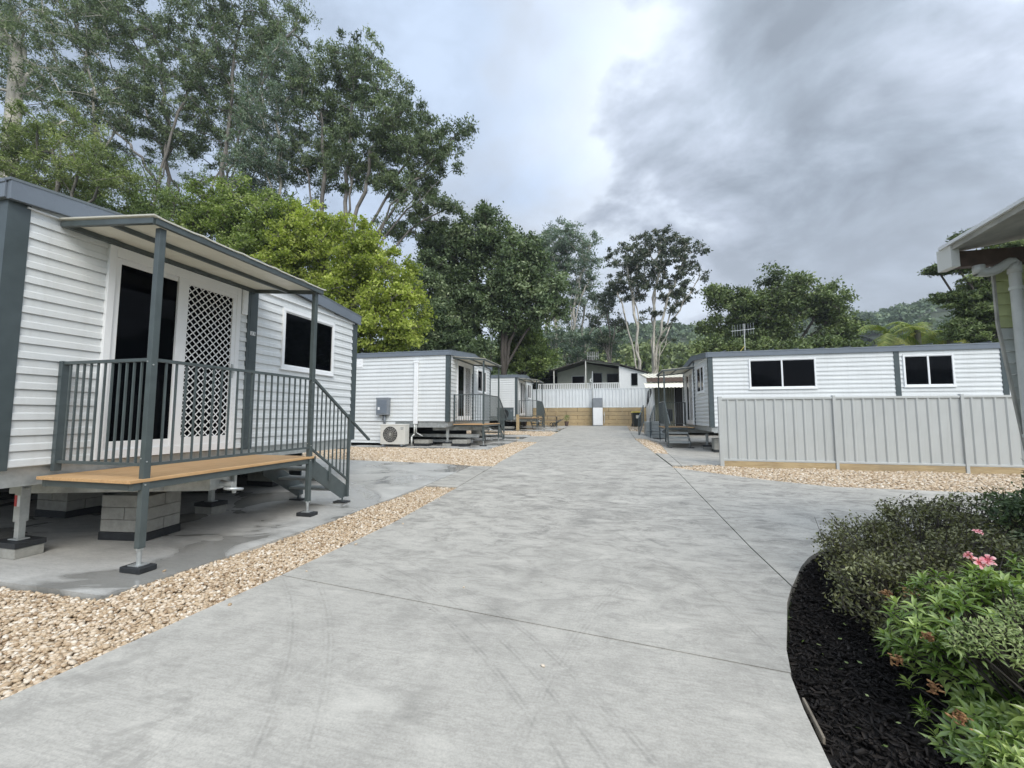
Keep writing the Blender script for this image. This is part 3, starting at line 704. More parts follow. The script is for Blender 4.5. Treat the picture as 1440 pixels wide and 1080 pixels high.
# ------------------------------------------------------------ entry deck with canopy, railings and stairs
def make_deck(label, loc, rz, group):
    t = thing('entry_deck', label, 'deck', loc, rz, group)
    PX, Y0, Y1 = 1.20, .46, 2.60
    mb = MB(); mb.box((.05, .32, .795), (1.235, 2.66, .825)); mb.build('platform', M_ply, t, bevel=.003)
    mb = MB()
    mb.box((.06, .36, .725), (.11, 2.64, .793)); mb.box((1.16, .36, .725), (1.215, 2.64, .793))
    for y in (.36, 1.1, 1.85, 2.59): mb.box((.11, y, .73), (1.16, y + .05, .793))
    mb.build('deck_frame', M_rail, t, bevel=.003)
    def post(x, y):
        mb = MB(); mb.box((x - .03, y - .03, .20), (x + .03, y + .03, 3.20)); o = mb.build('post', M_rail, t, bevel=.004)
        mb = MB(); mb.tube((x, y, .06), (x, y, .22), .019); mb.tube((x, y, .185), (x, y, .205), .031, n=6); mb.box((x - .06, y - .05, .052), (x + .06, y + .05, .060)); mb.build('adjustable_leg', M_galv, o)
        mb = MB(); mb.box((x - .12, y - .075, .0), (x + .12, y + .075, .051)); mb.build('rubber_foot', M_rubber, o, bevel=.008)
        mb = MB()
        for z in (.98, 1.88, .77):
            mb.tube((x + .03, y - .012, z), (x + .037, y - .012, z), .007, n=6); mb.tube((x - .012, y - .03, z + .03), (x - .012, y - .037, z + .03), .007, n=6)
        mb.build('bolt', M_galv, o)
    post(PX, Y0); post(PX, Y1)
    def railing(p0, p1, n, za=.95, zb=1.93):
        mb = MB(); p0 = Vector(p0); p1 = Vector(p1)
        mb.bar(p0 + Vector((0, 0, zb)), p1 + Vector((0, 0, zb)), .036, .030); mb.bar(p0 + Vector((0, 0, za)), p1 + Vector((0, 0, za)), .030, .028)
        for i in range(1, n):
            q = p0.lerp(p1, i / n); mb.box((q.x - .008, q.y - .008, za + .012), (q.x + .008, q.y + .008, zb - .012))
        return mb.build('railing', M_rail, t)
    railing((.05, Y0, 0), (PX - .03, Y0, 0), 12); railing((PX, Y0 + .03, 0), (PX, Y1 - .03, 0), 21)
    mb = MB(); mb.box((.022, Y0 - .03, .86), (.075, Y0 + .03, 1.95)); mb.build('wall_post', M_slate, t, bevel=.003)
    # canopy
    def zc_(x): return 3.335 - .085 * x
    mb = MB(); xa, xb, ya, yb = .04, 1.26, .36, 2.68
    mb.bar((xa, ya, zc_(xa)), (xa, yb, zc_(xa)), .05, .05); mb.bar((xb, ya, zc_(xb)), (xb, yb, zc_(xb)), .04, .06); mb.bar((.66, ya, zc_(.66)), (.66, yb, zc_(.66)), .04, .045)
    mb.bar((xa, ya, zc_(xa)), (xb, ya, zc_(xb)), .04, .055); mb.bar((xa, yb, zc_(xa)), (xb, yb, zc_(xb)), .04, .055)
    mb.build('canopy_frame', M_rail, t, bevel=.003)
    mb = MB(); yy = [.325 + i * (2.39 / 25) for i in range(26)]
    vs = []; fs = []
    for i, y in enumerate(yy):
        dz = .010 if i % 5 == 0 else 0
        for x in (.02, 1.295):
            vs.append((x, y, zc_(x) + .030 + dz)); vs.append((x, y, zc_(x) + .044 + dz))
    for i in range(25):
        a = 4 * i; b = a + 4
        fs += [(a, b, b + 2, a + 2), (a + 1, a + 3, b + 3, b + 1), (a + 2, b + 2, b + 3, a + 3), (a, a + 1, b + 1, b)]
    fs += [(0, 2, 3, 1), (100, 101, 103, 102)]
    mb.add(vs, fs); mb.build('canopy_sheet', M_canopy, t)
    # stairs
    st = MB()
    st.bar((.78, 2.67, .775), (.78, 2.70, .775), .9, .09)
    sta = st.build('stair_head', M_rail, t)
    for x in (1.185, .36):
        mb = MB(); mb.prism([(2.66, .80), (2.66, .53), (3.36, .10), (3.50, .10), (3.50, .27)], lambda q, x=x: (x - .005, q[0], q[1]), lambda q, x=x: (x + .007, q[0], q[1]))
        mb.tube((x, 3.40, .04), (x, 3.40, .14), .015)
        so_ = mb.build('stringer', M_rail, t)
        mb = MB(); mb.box((x - .13, 3.34, .0), (x + .10, 3.48, .045)); mb.build('rubber_foot', M_rubber, so_, bevel=.006)
    for i, (y, z) in enumerate(((2.86, .63), (3.08, .45), (3.30, .27))):
        mb = MB(); mb.box((.368, y - .125, z - .03), (1.178, y + .125, z)); mb.box((.368, y + .1255, z - .065), (1.178, y + .131, z + .001)); 
        for q in range(6): mb.box((.38, y - .11 + q * .04, z + .0005), (1.165, y - .095 + q * .04, z + .004))
        mb.build('tread', M_tread, t)
    mb = MB(); mb.box((1.185, 3.475, .10), (1.225, 3.515, 1.43)); mb.build('newel_post', M_rail, t, bevel=.003)
    mb = MB(); X_ = PX + .005
    a0, a1 = Vector((X_, Y1 + .03, 1.93)), Vector((X_, 4.08, .98)); b0, b1 = Vector((X_, Y1 + .03, .93)), Vector((X_, 3.48, .38))
    mb.bar(a0, a1, .036, .034); mb.bar(b0, b1, .028, .028)
    for i in range(1, 9):
        y = Y1 + .03 + (3.48 - Y1 - .03) * i / 9; za = b0.z + (b1.z - b0.z) * i / 9; zb = a0.z + (a1.z - a0.z) * (y - a0.y) / (a1.y - a0.y)
        mb.box((X_ - .008, y - .008, za), (X_ + .008, y + .008, zb))
    mb.bar((X_, 3.05, .66), (X_, 3.05, .42), .05, .012)
    mb.build('stair_railing', M_rail, t)
    return t

c1 = (-5.40, 2.50, 0.0); c2 = (-5.85, 14.30, .275); c3 = (-5.85, 25.65, .46); c4 = (3.42, 15.95 + CW, .10)
G1 = 'white clad relocatable cabins lining the drive'; G2 = 'entry decks with canopies in front of the cabins'
make_cabin('near white weatherboard cabin number 33 on the left with diamond security screen door', c1, 0, group=G1, number=True)
cb2 = make_cabin('second white cabin on the left with meter box and air conditioner at its side', c2, 0, group=G1, skirt=True, vent_side=-3.98)
make_cabin('third small looking white cabin far along the left of the drive', c3, 0, group=G1)
make_cabin('long white cabin on the right behind the grey steel fence with three side windows', c4, math.pi, L=15.0, group=G1,
           side_windows=[(-3.35, -1.29), (-7.18, -5.82), (-9.75, -8.62)], side_posts=[-5.73, -8.52])
d1 = make_deck('near entry deck with plywood floor and slanted canopy at the near left cabin', c1, 0, G2)
for lab, c, rz in (('entry deck with canopy on the second left cabin', c2, 0), ('far entry deck at the third left cabin', c3, 0), ('entry deck with canopy and steps on the right hand cabin', c4, math.pi)):
    o = copy_tree(d1); o.location = c; o.rotation_euler = (0, 0, rz); o['label'] = lab
# duct on the second cabin (part)
mb = MB(); mb.box((-1.38, -.10, .83), (-1.22, -.021, 3.2)); mb.box((-1.40, -.11, 3.13), (-1.20, -.021, 3.22)); mb.build('pipe_duct', M_white, cb2, bevel=.01)
mb = MB(); mb.path([(-1.33, -.06, .83), (-1.33, -.06, .45), (-1.42, -.10, .35), (-1.42, -.1, .05)], .03); mb.path([(-1.27, -.06, .83), (-1.25, -.06, .5), (-1.0, -.05, .38)], .018); mb.build('drain_pipe', M_pvc, cb2, smooth=True)

# piers and jacks
def P1(x, y): return (c1[0] + x, c1[1] + y, c1[2])
block_pier('grey concrete block pier under the near cabin drawbar', (-5.42, 3.82, 0), R_(8), h=.50)
block_pier('block pier deeper under the near cabin, in shadow', (-7.6, 4.4, 0), 0, h=.62)
block_pier('block pier below the right end of the near cabin', (-6.6, 6.9, gf(-6.6, 6.9)), 0, h=.55)
for lab, x, y in (('low block pier by the drain pipe of the second cabin', -6.95, 14.55), ('block pier below the deck of the second cabin', -5.5, 14.75), ('block pier at the far corner of the second cabin', -6.2, 18.9), ('block pier below the third cabin', -6.4, 25.9)):
    block_pier(lab, (x, y, gf(x, y)), 0, h=.28 if 'low' in lab else .5)
for lab, x, y in (('block pier just behind the right hand cabin steps', 3.9, 16.6), ('block pier deeper beneath the right hand cabin', 6.4, 17.4)):
    block_pier(lab, (x, y, gf(x, y)), 0, h=.45)
jack('galvanised jack with red sticker at the near corner of the near cabin', (-5.86, 3.0, 0), .74)
jack('stabiliser jack on black pad beneath the near cabin door', (-5.72, 4.95, 0), .70, False, (.30, .24))
jack('stabiliser jack at the near corner of the second cabin', (-6.0, 14.6, gf(-6, 14.6)), .70, False)
jack('stabiliser jack under the right hand cabin front wall', (3.62, 17.6, gf(3.6, 17.6)), .6, False)
# stacked steel beam lying under cabin 2
mb = MB(); z = gf(-7, 14.9); mb.box((-8.2, 14.95, z + .30), (-4.9, 15.05, z + .42)); mb.box((-8.2, 15.1, z + .10), (-5.2, 15.2, z + .2))
o = mb.build('steel_beam', M_galv); tag(o, 'grey steel beam lying under the second cabin', 'beam')

# ------------------------------------------------------------ services on the second cabin
def aircon(label, loc, rz, s=1.0, m=M_ac, wd=1.0):
    t = thing('air_conditioner', label, 'air conditioner', loc, rz, 'outdoor air conditioner units')
    w2, h, dpt = .46 * wd * s, .68 * s, .32 * s
    mb = MB(); mb.box((-w2, -dpt, .06), (w2, 0, .06 + h)); mb.box((-w2 - .006, -dpt - .006, .06 + h - .05), (w2 + .006, .004, .065 + h)); mb.build('casing', m, t, bevel=.012)
    cx, cz, r = -w2 + .38 * s, .06 + h * .5, .27 * s
    mb = MB(); mb.tube((cx, -dpt - .002, cz), (cx, -dpt - .006, cz), r, n=28); mb.build('fan_opening', M_dark, t)  # solid disc, its inner shade painted near-black
    mb = MB()
    for i in range(5): mb.ring((cx, -dpt - .014, cz), r * (.2 + .2 * i), .0035, (0, 1, 0), 26, 4)
    for i in range(8):
        a = i * math.pi / 8; mb.bar((cx - r * math.cos(a), -dpt - .014, cz - r * math.sin(a)), (cx + r * math.cos(a), -dpt - .014, cz + r * math.sin(a)), .004)
    mb.build('fan_grille', m, t)
    mb = MB()
    for i in range(9): mb.box((-w2 - .004, -dpt + .03, .14 + i * .06), (-w2 - .001, -.03, .165 + i * .06))
    mb.build('side_coil', M_dark, t)
    mb = MB(); mb.box((w2 - .17, -dpt - .004, h - .08), (w2 - .05, -dpt - .001, h - .055)); mb.box((w2 - .16, -dpt - .004, h - .13), (w2 - .07, -dpt - .001, h - .11)); mb.build('badge', M_grey, t)
    for x in (-w2 + .12, w2 - .12):
        mb = MB(); mb.box((x - .03, -dpt - .03, .0), (x + .03, .03, .058)); mb.build('foot', M_grey, t)
    return t
gy = gf(-7.8, 14)
aircon('cream air conditioner unit standing at the side of the second cabin', (c2[0] - 2.0, c2[1] - .14, gy + .03), 0, 1.08)
aircon('dark air conditioner unit beyond the railing of the second cabin', (-5.20, 20.15, gf(-5, 20) + .75), R_(15), .9, M_slate)
t = bpy.data.objects[-1]
mbx = thing('meter_box', 'grey electrical meter box on the side wall of the second cabin', 'meter box', (c2[0] - 2.62, c2[1] - .021, c2[2]))
mb = MB(); mb.box((-.25, -.19, 1.17), (.25, 0, 1.80)); mb.box((-.26, -.20, 1.77), (.26, .0, 1.825)); mb.build('case', M_grey, mbx, bevel=.012)
mb = MB(); mb.box((-.20, -.198, 1.22), (.19, -.191, 1.73)); mb.build('door', M_fascia, mbx, bevel=.004)
mb = MB(); mb.box((-.17, -.202, 1.36), (-.09, -.199, 1.46)); mb.build('label_plate', M_white, mbx)
mb = MB(); mb.tube((.05, -.06, 1.17), (.05, -.06, .80), .045); mb.tube((-.03, -.06, 1.17), (-.03, -.06, .98), .03); mb.build('conduit', M_grey, mbx, smooth=True)

# ------------------------------------------------------------ fences
def corr_panel(x0, x1, y, z0, z1, pitch=.20, facing=-1, depth=.025):
    """steel fence infill: flat pans with trapezoid ribs"""
    mb = MB(); xs = []; x = x0
    while x < x1 - 1e-6:
        for dx, dd in ((0, 0), (.55, 0), (.66, 1), (.78, 1), (.86, 0)):
            if x + dx * pitch < x1: xs.append((x + dx * pitch, dd * depth * facing))
        x += pitch
    xs.append((x1, 0)); vs = []
    for (xx, dd) in xs:
        for zz in (z0, z1): vs.append((xx, y + dd, zz))
    fs = [(2 * i, 2 * i + 2, 2 * i + 3, 2 * i + 1) for i in range(len(xs) - 1)]
    return mb.add(vs, fs)
ff = thing('steel_fence', 'grey ribbed steel fence standing on a pine sleeper in front of the right cabin', 'fence', (2.6, 11.1, .12))
fx = [2.60, 5.03, 7.46, 9.89, 12.32]
for i in range(4):
    corr_panel(fx[i] + .03, fx[i + 1] - .03, 11.10, .345, 1.83, .205).build('panel', M_fence, ff, loc=(-2.6, -11.1, -.12))
    mb = MB(); mb.box((fx[i] + .031, 11.07, 1.80), (fx[i + 1] - .031, 11.13, 1.85)); mb.build('top_rail', M_fence, ff, loc=(-2.6, -11.1, -.12), bevel=.004)
    mb = MB(); mb.box((fx[i] + .031, 11.07, .315), (fx[i + 1] - .031, 11.13, .36)); mb.build('bottom_rail', M_fence, ff, loc=(-2.6, -11.1, -.12), bevel=.004)
    mb = MB(); mb.box((fx[i] + .035, 11.075, .10), (fx[i + 1] - .035, 11.125, .313)); mb.build('sleeper', M_sleeper, ff, loc=(-2.6, -11.1, -.12), bevel=.006)
for i, x in enumerate(fx):
    mb = MB(); w_ = .045 if i == 0 else .030
    mb.box((x - w_, 11.055, .08), (x + w_, 11.145, 1.88)); mb.build('post', M_fence, ff, loc=(-2.6, -11.1, -.12), bevel=.005)

YF = 33.1
fb = thing('steel_fence', 'pale ribbed steel fence on top of the timber retaining wall', 'fence', (-8, YF, 2.05))
fl = (8, -YF, -2.05); bx = [-14.4, -12.0, -9.6, -8.2, -5.86, -4.22, -1.38, .82, 3.1, 5.5]
for i in range(len(bx) - 1):
    corr_panel(bx[i] + .03, bx[i + 1] - .03, YF, 2.1, 3.52, .26, depth=.04).build('panel', M_fence2, fb, loc=fl)
    mb = MB(); mb.box((bx[i] + .03, YF - .03, 3.50), (bx[i + 1] - .03, YF + .03, 3.57)); mb.box((bx[i] + .03, YF - .03, 2.06), (bx[i + 1] - .03, YF + .03, 2.12)); mb.build('rail', M_fence2, fb, loc=fl)
for x in bx:
    mb = MB(); mb.box((x - .04, YF - .05, 1.72), (x + .04, YF + .05, 3.59)); mb.build('post', M_fence2, fb, loc=fl)
rw = thing('retaining_wall', 'timber sleeper retaining wall at the far end of the concrete drive', 'retaining wall', (-8, YF, .6))
for r in range(5):
    x = -14.6 - (r % 2) * .9
    while x < 6:
        mb = MB(); L_ = 2.38; mb.box((max(x, -14.5), YF - .10 + rng.uniform(-.012, .012), .55 + r * .30), (x + L_, YF + .10, .55 + r * .30 + .288)); mb.build('sleeper', M_sleeper, rw, loc=(8, -YF, -.6), bevel=.012); x += 2.4
for x in (-11.6, -9.2, -6.8, -4.3, -2.0, .4, 2.8):
    mb = MB(); mb.box((x - .05, YF - .16, .55), (x + .05, YF - .112, 1.2 + .5 * (int(x * 10) % 2))); mb.build('steel_upright', M_sleeper, rw, loc=(8, -YF, -.6), bevel=.006)
cab = thing('service_cabinet', 'tall service cabinet with white door and grey top against the sleeper wall', 'cabinet', (-1.02, YF - .55, gf(-1, 32.5)))
mb = MB(); mb.box((-.36, -.2, .05), (.36, .38, 1.40)); mb.build('body', M_white, cab, bevel=.01)
mb = MB(); mb.box((-.36, -.2, 1.402), (.36, .38, 2.14)); mb.build('upper_box', M_grey, cab, bevel=.01); MATS['grey_plastic']
mb = MB(); mb.box((-.32, -.212, .12), (.32, -.2005, 1.36)); mb.build('door', M_white, cab, bevel=.004)
mb = MB(); mb.box((-.40, -.15, 0), (-.365, .38, 2.1)); mb.box((-.34, -.18, 0), (.34, .36, .049)); mb.build('side_channel', M_slate, cab)
mb = MB(); mb.box((.44, .20, .75), (.50, .38, .95)); mb.tube((.47, .30, .2), (.47, .30, 1.1), .02); mb.build('tap_standpipe', M_pvc, cab)
# steel pole against the far fence
mb = MB(); mb.tube((-1.42, YF - .22, .6), (-1.42, YF - .22, 4.9), .045, n=10); o = mb.build('light_pole', M_galv); 
tag(o, 'thin grey pole standing just left of the service cabinet', 'pole')

# ------------------------------------------------------------ far house with verandah
def P(x, y, Y): return tuple(at(x, y, Y))
hs = thing('house', 'low pale house with dark gable verandah above the far fence', 'house', (-2.4, 42, 3.0)); hl = (2.4, -42, -3.0)
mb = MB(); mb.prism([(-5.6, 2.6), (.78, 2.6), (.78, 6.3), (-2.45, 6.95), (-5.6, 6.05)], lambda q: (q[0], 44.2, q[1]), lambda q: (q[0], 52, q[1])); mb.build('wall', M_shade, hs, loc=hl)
mb = MB(); mb.prism([(.80, 2.6), (3.45, 2.6), (3.45, 5.58), (.80, 6.36)], lambda q: (q[0], 42.1, q[1]), lambda q: (q[0], 52, q[1])); mb.build('side_wing', M_white, hs, loc=hl)
mb = MB()
mb.prism([(-2.45, 7.10), (.95, 6.52), (3.60, 5.66), (3.60, 5.58), (.95, 6.44), (-2.45, 7.00)], lambda q: (q[0], 41.8, q[1]), lambda q: (q[0], 52.2, q[1]))
mb.prism([(-2.45, 7.10), (-5.8, 6.15), (-5.8, 6.05), (-2.45, 7.00)], lambda q: (q[0], 41.8, q[1]), lambda q: (q[0], 52.2, q[1]))
mb.prism([(-5.8, 6.08), (-9.8, 5.98), (-9.8, 5.90), (-5.8, 6.0)], lambda q: (q[0], 41.2, q[1]), lambda q: (q[0], 52.2, q[1] + .3))
mb.build('roof', M_darkroof, hs, loc=hl)
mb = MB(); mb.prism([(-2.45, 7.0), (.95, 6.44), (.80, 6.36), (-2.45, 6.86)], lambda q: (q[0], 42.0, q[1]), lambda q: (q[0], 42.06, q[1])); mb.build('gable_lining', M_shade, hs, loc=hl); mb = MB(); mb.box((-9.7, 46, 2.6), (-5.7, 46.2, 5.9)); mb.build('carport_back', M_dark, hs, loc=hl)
for (x0, x1, z0, z1) in ((-4.0, -2.75, 4.85, 5.6), (-.35, .72, 4.9, 5.75), (-1.75, -.95, 4.3, 5.85)):
    mb = MB(); mb.box((x0 - .06, 44.12, z0 - .06), (x1 + .06, 44.199, z1 + .06)); f_ = mb.build('window', M_white if x0 < -3 else M_slate, hs, loc=hl)
    mb = MB(); mb.box((x0, 44.09, z0), (x1, 44.118, z1)); mb.build('glass_pane', M_glass, f_)
mb = MB(); mb.box((1.95, 42.03, 4.4), (2.55, 42.098, 5.6)); f_ = mb.build('window', M_slate, hs, loc=hl)
mb = MB(); mb.box((2.0, 42.0, 4.45), (2.5, 42.028, 5.55)); mb.build('glass_pane', M_glass, f_)
for x, z1 in ((-5.67, 6.05), (-2.45, 6.98)):
    mb = MB(); mb.box((x - .05, 41.9, 3.0), (x + .05, 42.0, z1)); mb.build('verandah_post', M_clad2, hs, loc=hl)
mb = MB(); mb.box((-7.3, 41.9, 4.62), (.80, 41.98, 4.70)); x = -7.3
while x < .8: mb.box((x, 41.92, 3.6), (x + .10, 41.95, 4.62)); x += .185
mb.build('picket_railing', M_white, hs, loc=hl)
mb = MB(); mb.ring((-1.9, 41.7, 4.95), .12, .05, (0, 1, .2)); mb.tube((-1.9, 41.8, 4.7), (-1.9, 41.75, 4.9), .02); o = mb.build('verandah_lamp', M_white, hs, loc=hl)
an = MB(); an.tube((-1.75, 42.6, 6.8), (-1.75, 42.6, 7.95), .03); an.bar((-2.3, 42.6, 7.5), (-1.2, 42.6, 7.5), .03)
for i in range(7): x = -2.3 + i * .18; an.tube((x, 42.6, 7.05 + .02 * i), (x, 42.6, 7.95), .018, n=5)
o = an.build('tv_antenna', M_pvc); tag(o, 'pale comb shaped television antenna on the far house roof', 'antenna')

# antenna over the right cabin
an = thing('tv_antenna', 'television antenna on a thin mast above the right cabin roof', 'antenna', (5.45, 18.8, 3.7))
mb = MB(); mb.tube((0, 0, 0), (0, 0, 1.55), .016, n=6); mb.build('mast', M_pvc, an)
mb = MB(); mb.bar((-.5, 0, 1.25), (.4, 0, 1.32), .02)
for i in range(9): mb.tube((-.45 + i * .1, 0, 1.02 + .01 * i), (-.45 + i * .1, 0, 1.5 + .01 * i), .006, n=4)
mb.build('aerial_rods', M_galv, an)
mb = MB(); mb.tube((0, 0, .62), (-.45, 0, .04), .012, n=5); mb.build('stay_wire', M_yellow, an)

# ------------------------------------------------------------ second unit on the right with cream awning
cv = thing('caravan_annex', 'cream roofed annex with scalloped awning beyond the right cabin', 'annex', (3.5, 25, gf(3.5, 25)))
vl = (-3.5, -25, -gf(3.5, 25)); zb = gf(3.5, 25)
mb = MB(); mb.box((2.35, 25.2, zb + .3), (9, 30, 3.45)); mb.build('wall', M_white, cv, loc=vl)
mb = MB(); mb.prism([(24.9, 3.60), (30.3, 4.35), (30.3, 4.28), (24.9, 3.53)], lambda q: (2.0, q[0], q[1]), lambda q: (9, q[0], q[1]))
x = 2.05
while x < 9: mb.bar((x, 24.9, 3.615), (x, 30.3, 4.365), .06, .03); x += .26
mb.build('roof', M_cream, cv, loc=vl)
mb = MB(); mb.box((2.0, 24.86, 3.36), (9, 24.898, 3.60)); mb.build('fascia', M_brown, cv, loc=vl)
mb = MB(); vs = []; fs = []; n = 28
for i in range(n + 1):
    x = 1.85 + i * (2.75 / n); s_ = .05 * abs(math.sin(i * math.pi / 2))
    for (yy, zz) in ((25.19, 3.32), (24.3, 3.12), (24.05, 2.98 - s_)):
        vs.append((x, yy, zz + (.018 if i % 2 else 0))); 
for i in range(n):
    for j in range(2): a = 3 * i + j; fs.append((a, a + 3, a + 4, a + 1))
mb.add(vs, fs); aw = mb.build('awning', M_cream, cv, loc=vl); sm = aw.modifiers.new('thick', 'SOLIDIFY'); sm.thickness = .012
mb = MB(); 
for i in range(8): mb.box((2.45 + i * .135, 25.15, zb + .35), (2.57 + i * .135, 25.198, 3.3))
mb.build('louvre_screen', M_olive, cv, loc=vl)
mb = MB(); mb.box((3.55, 25.16, zb + .35), (3.95, 25.198, 3.2)); mb.build('door_opening', M_dark, cv, loc=vl)  # solid panel, the doorway's shade painted on as near-black
mb = MB(); mb.box((4.02, 25.12, zb + .35), (4.62, 25.198, 3.2)); 
for i in range(3): mb.box((4.04 + i * .19, 25.09, zb + .40), (4.19 + i * .19, 25.118, 3.15))
mb.build('white_shutter', M_clad2, cv, loc=vl)
mb = MB()
for x in (1.9, 2.06): mb.tube((x, 24.1, zb), (x, 24.1, 3.02), .02, n=6)
mb.build('awning_pole', M_galv, cv, loc=vl)
# grey porch steps with rail
sp = thing('porch_steps', 'grey boarded porch steps with black handrails beside the annex', 'steps', (2.35, 23.2, gf(2.3, 23.2)))
mb = MB()
for i in range(5): mb.box((-.6, -.5 + (.012 if i % 2 else 0), .04 + i * .17), (.35, .9, .04 + i * .17 + .155))
mb.build('porch_base', M_tread, sp, bevel=.006)
mb = MB()
for x in (-.66, -.1):
    mb.bar((x, .3, 1.75), (x - .35, -1.0, 1.05), .04); mb.bar((x, .3, .9), (x - .35, -1.0, .12), .04); mb.bar((x - .35, -1.0, .0), (x - .35, -1.0, 1.05), .04); mb.bar((x, .3, .8), (x, .3, 1.75), .04)
    for i in range(1, 7): f_ = i / 7; mb.bar((x - .35 * f_, .3 - 1.3 * f_, .9 - .78 * f_), (x - .35 * f_, .3 - 1.3 * f_, 1.75 - .7 * f_), .02)
mb.build('handrail', M_slate, sp)
mb = MB(); mb.box((.2, .0, .9), (.8, .5, 1.55)); mb.build('planter_box', M_rubber, sp, bevel=.02)
bn = thing('wheelie_bin', 'black wheelie bin with yellow lid at the far end by the steps', 'bin', (1.75, 31.2, gf(1.7, 31.2)), R_(10))
mb = MB(); mb.prism([(-.24, .06), (.24, .06), (.31, 1.02), (-.31, 1.02)], lambda q: (q[0], -.30, q[1]), lambda q: (q[0], .30, q[1])); mb.build('body', M_bin, bn, bevel=.02)
mb = MB(); mb.prism([(-.34, 1.02), (.34, 1.02), (.30, 1.12), (-.30, 1.12)], lambda q: (q[0], -.34, q[1]), lambda q: (q[0], .33, q[1])); mb.tube((-.28, .36, 1.04), (.28, .36, 1.04), .02); mb.build('lid', M_yellow, bn, bevel=.02)
for x in (-.26, .26):
    mb = MB(); mb.tube((x - .03, .26, .12), (x + .03, .26, .12), .12, n=14); mb.build('wheel', M_rubber, bn)
mb = MB(); mb.box((-.1, -.312, .62), (.1, -.303, .85)); mb.build('sticker', M_cream, bn)
# dark coat like bundle hanging under the awning
mb = MB(); mb.tube((2.16, 24.2, 2.9), (2.1, 24.2, 2.75), .05, .12); mb.tube((2.1, 24.2, 2.75), (1.98, 24.2, 2.15), .12, .05); mb.tube((1.98, 24.2, 2.15), (1.86, 24.2, 1.85), .05, .03)
o = mb.build('hanging_bundle', M_rubber, smooth=True); tag(o, 'dark folded bundle hanging at the corner of the awning', 'bundle')

# ------------------------------------------------------------ garden clutter in front of the far wall
tb = thing('picnic_table', 'weathered timber bench table standing in front of the sleeper wall', 'table', (-4.75, 31.3, gf(-4.7, 31.3)), R_(5))
mb = MB()
for i in range(5): mb.box((-.95, -.36 + i * .145, .72), (.95, -.235 + i * .145, .755))
mb.build('table_top', M_pot, tb)
for x in (-.7, .7):
    mb = MB(); mb.bar((x, -.6, 0), (x, .25, .72), .07, .05); mb.bar((x, .6, 0), (x, -.25, .72), .07, .05); mb.bar((x, -.72, .40), (x, .72, .40), .05, .08); mb.build('leg_frame', M_slate, tb)
for y in (-.72, .60):
    mb = MB(); mb.box((-.95, y - .06, .44), (.95, y + .06, .475)); mb.box((-.95, y + .065, .44), (.95, y + .16, .475)); mb.build('bench_seat', M_pot, tb)
tr = thing('folding_trolley', 'dark folded trolley lying beside the bench table', 'trolley', (-3.95, 30.6, gf(-3.9, 30.6)), R_(-20))
mb = MB(); mb.bar((-.45, 0, .10), (.35, 0, .55), .04); mb.bar((-.45, .3, .10), (.35, .3, .55), .04); mb.bar((-.1, 0, .3), (-.1, .3, .3), .03); mb.bar((.2, 0, .46), (.2, .3, .46), .03); mb.build('frame', M_slate, tr)
for y in (-.05, .35):
    mb = MB(); mb.ring((-.42, y, .16), .13, .03, (0, 1, 0)); mb.build('wheel', M_rubber, tr)
for lab, x, y, h in (('rough timber post at the corner of the third cabin', -5.72, 25.3, 1.0),):
    z = gf(x, y); mb = MB(); mb.box((x - .09, y - .05, z), (x + .09, y + .05, z + h)); o = mb.build('timber_post', M_sleeper, bevel=.01); tag(o, lab, 'post')
def pot(label, x, y, s, seed):
    z = gf(x, y); t = thing('pot_plant', label, 'pot plant', (x, y, z), 0, 'pot plants near the far wall')
    mb = MB(); mb.tube((0, 0, 0), (0, 0, .34 * s), .12 * s, .17 * s, 14); mb.ring((0, 0, .34 * s), .17 * s, .015, (0, 0, 1)); mb.build('pot', M_brown, t)
    r = np.random.default_rng(seed); n = 260; c = r.normal(0, 1, (n, 3)); c /= np.linalg.norm(c, axis=1, keepdims=True); c = c * (r.uniform(.3, 1, (n, 1))) * np.array([.28, .28, .30]) * s + np.array([0, 0, .62 * s])
    leaf_mesh('foliage', c, .08, .03, L_mid, t, r)
    return t

# ------------------------------------------------------------ FOLIAGE
def leaf_mesh(name, C, l, wd, m, parent, r, droop=0.0, tint=None, up=0.0, loc=None):
    n = len(C); a = r.normal(0, 1, (n, 3)); a[:, 2] -= droop; a /= np.linalg.norm(a, axis=1, keepdims=True)
    b = r.normal(0, 1, (n, 3)); b[:, 2] += up; b = np.cross(a, b); b /= np.linalg.norm(b, axis=1, keepdims=True) + 1e-9
    if up:   # keep blades roughly face-up
        nn = np.cross(a, b); 
    L_ = (l * r.uniform(.6, 1.35, (n, 1))); W_ = (wd * r.uniform(.7, 1.3, (n, 1)))
    V = np.stack([C - a * L_ * .5, C + b * W_ * .5, C + a * L_ * .5, C - b * W_ * .5], 1).reshape(-1, 3)
    F = np.arange(4 * n).reshape(n, 4)
    if tint is None: tint = r.beta(2, 2, n)
    return np_mesh(name, V, F, m, parent, tint, loc=loc)

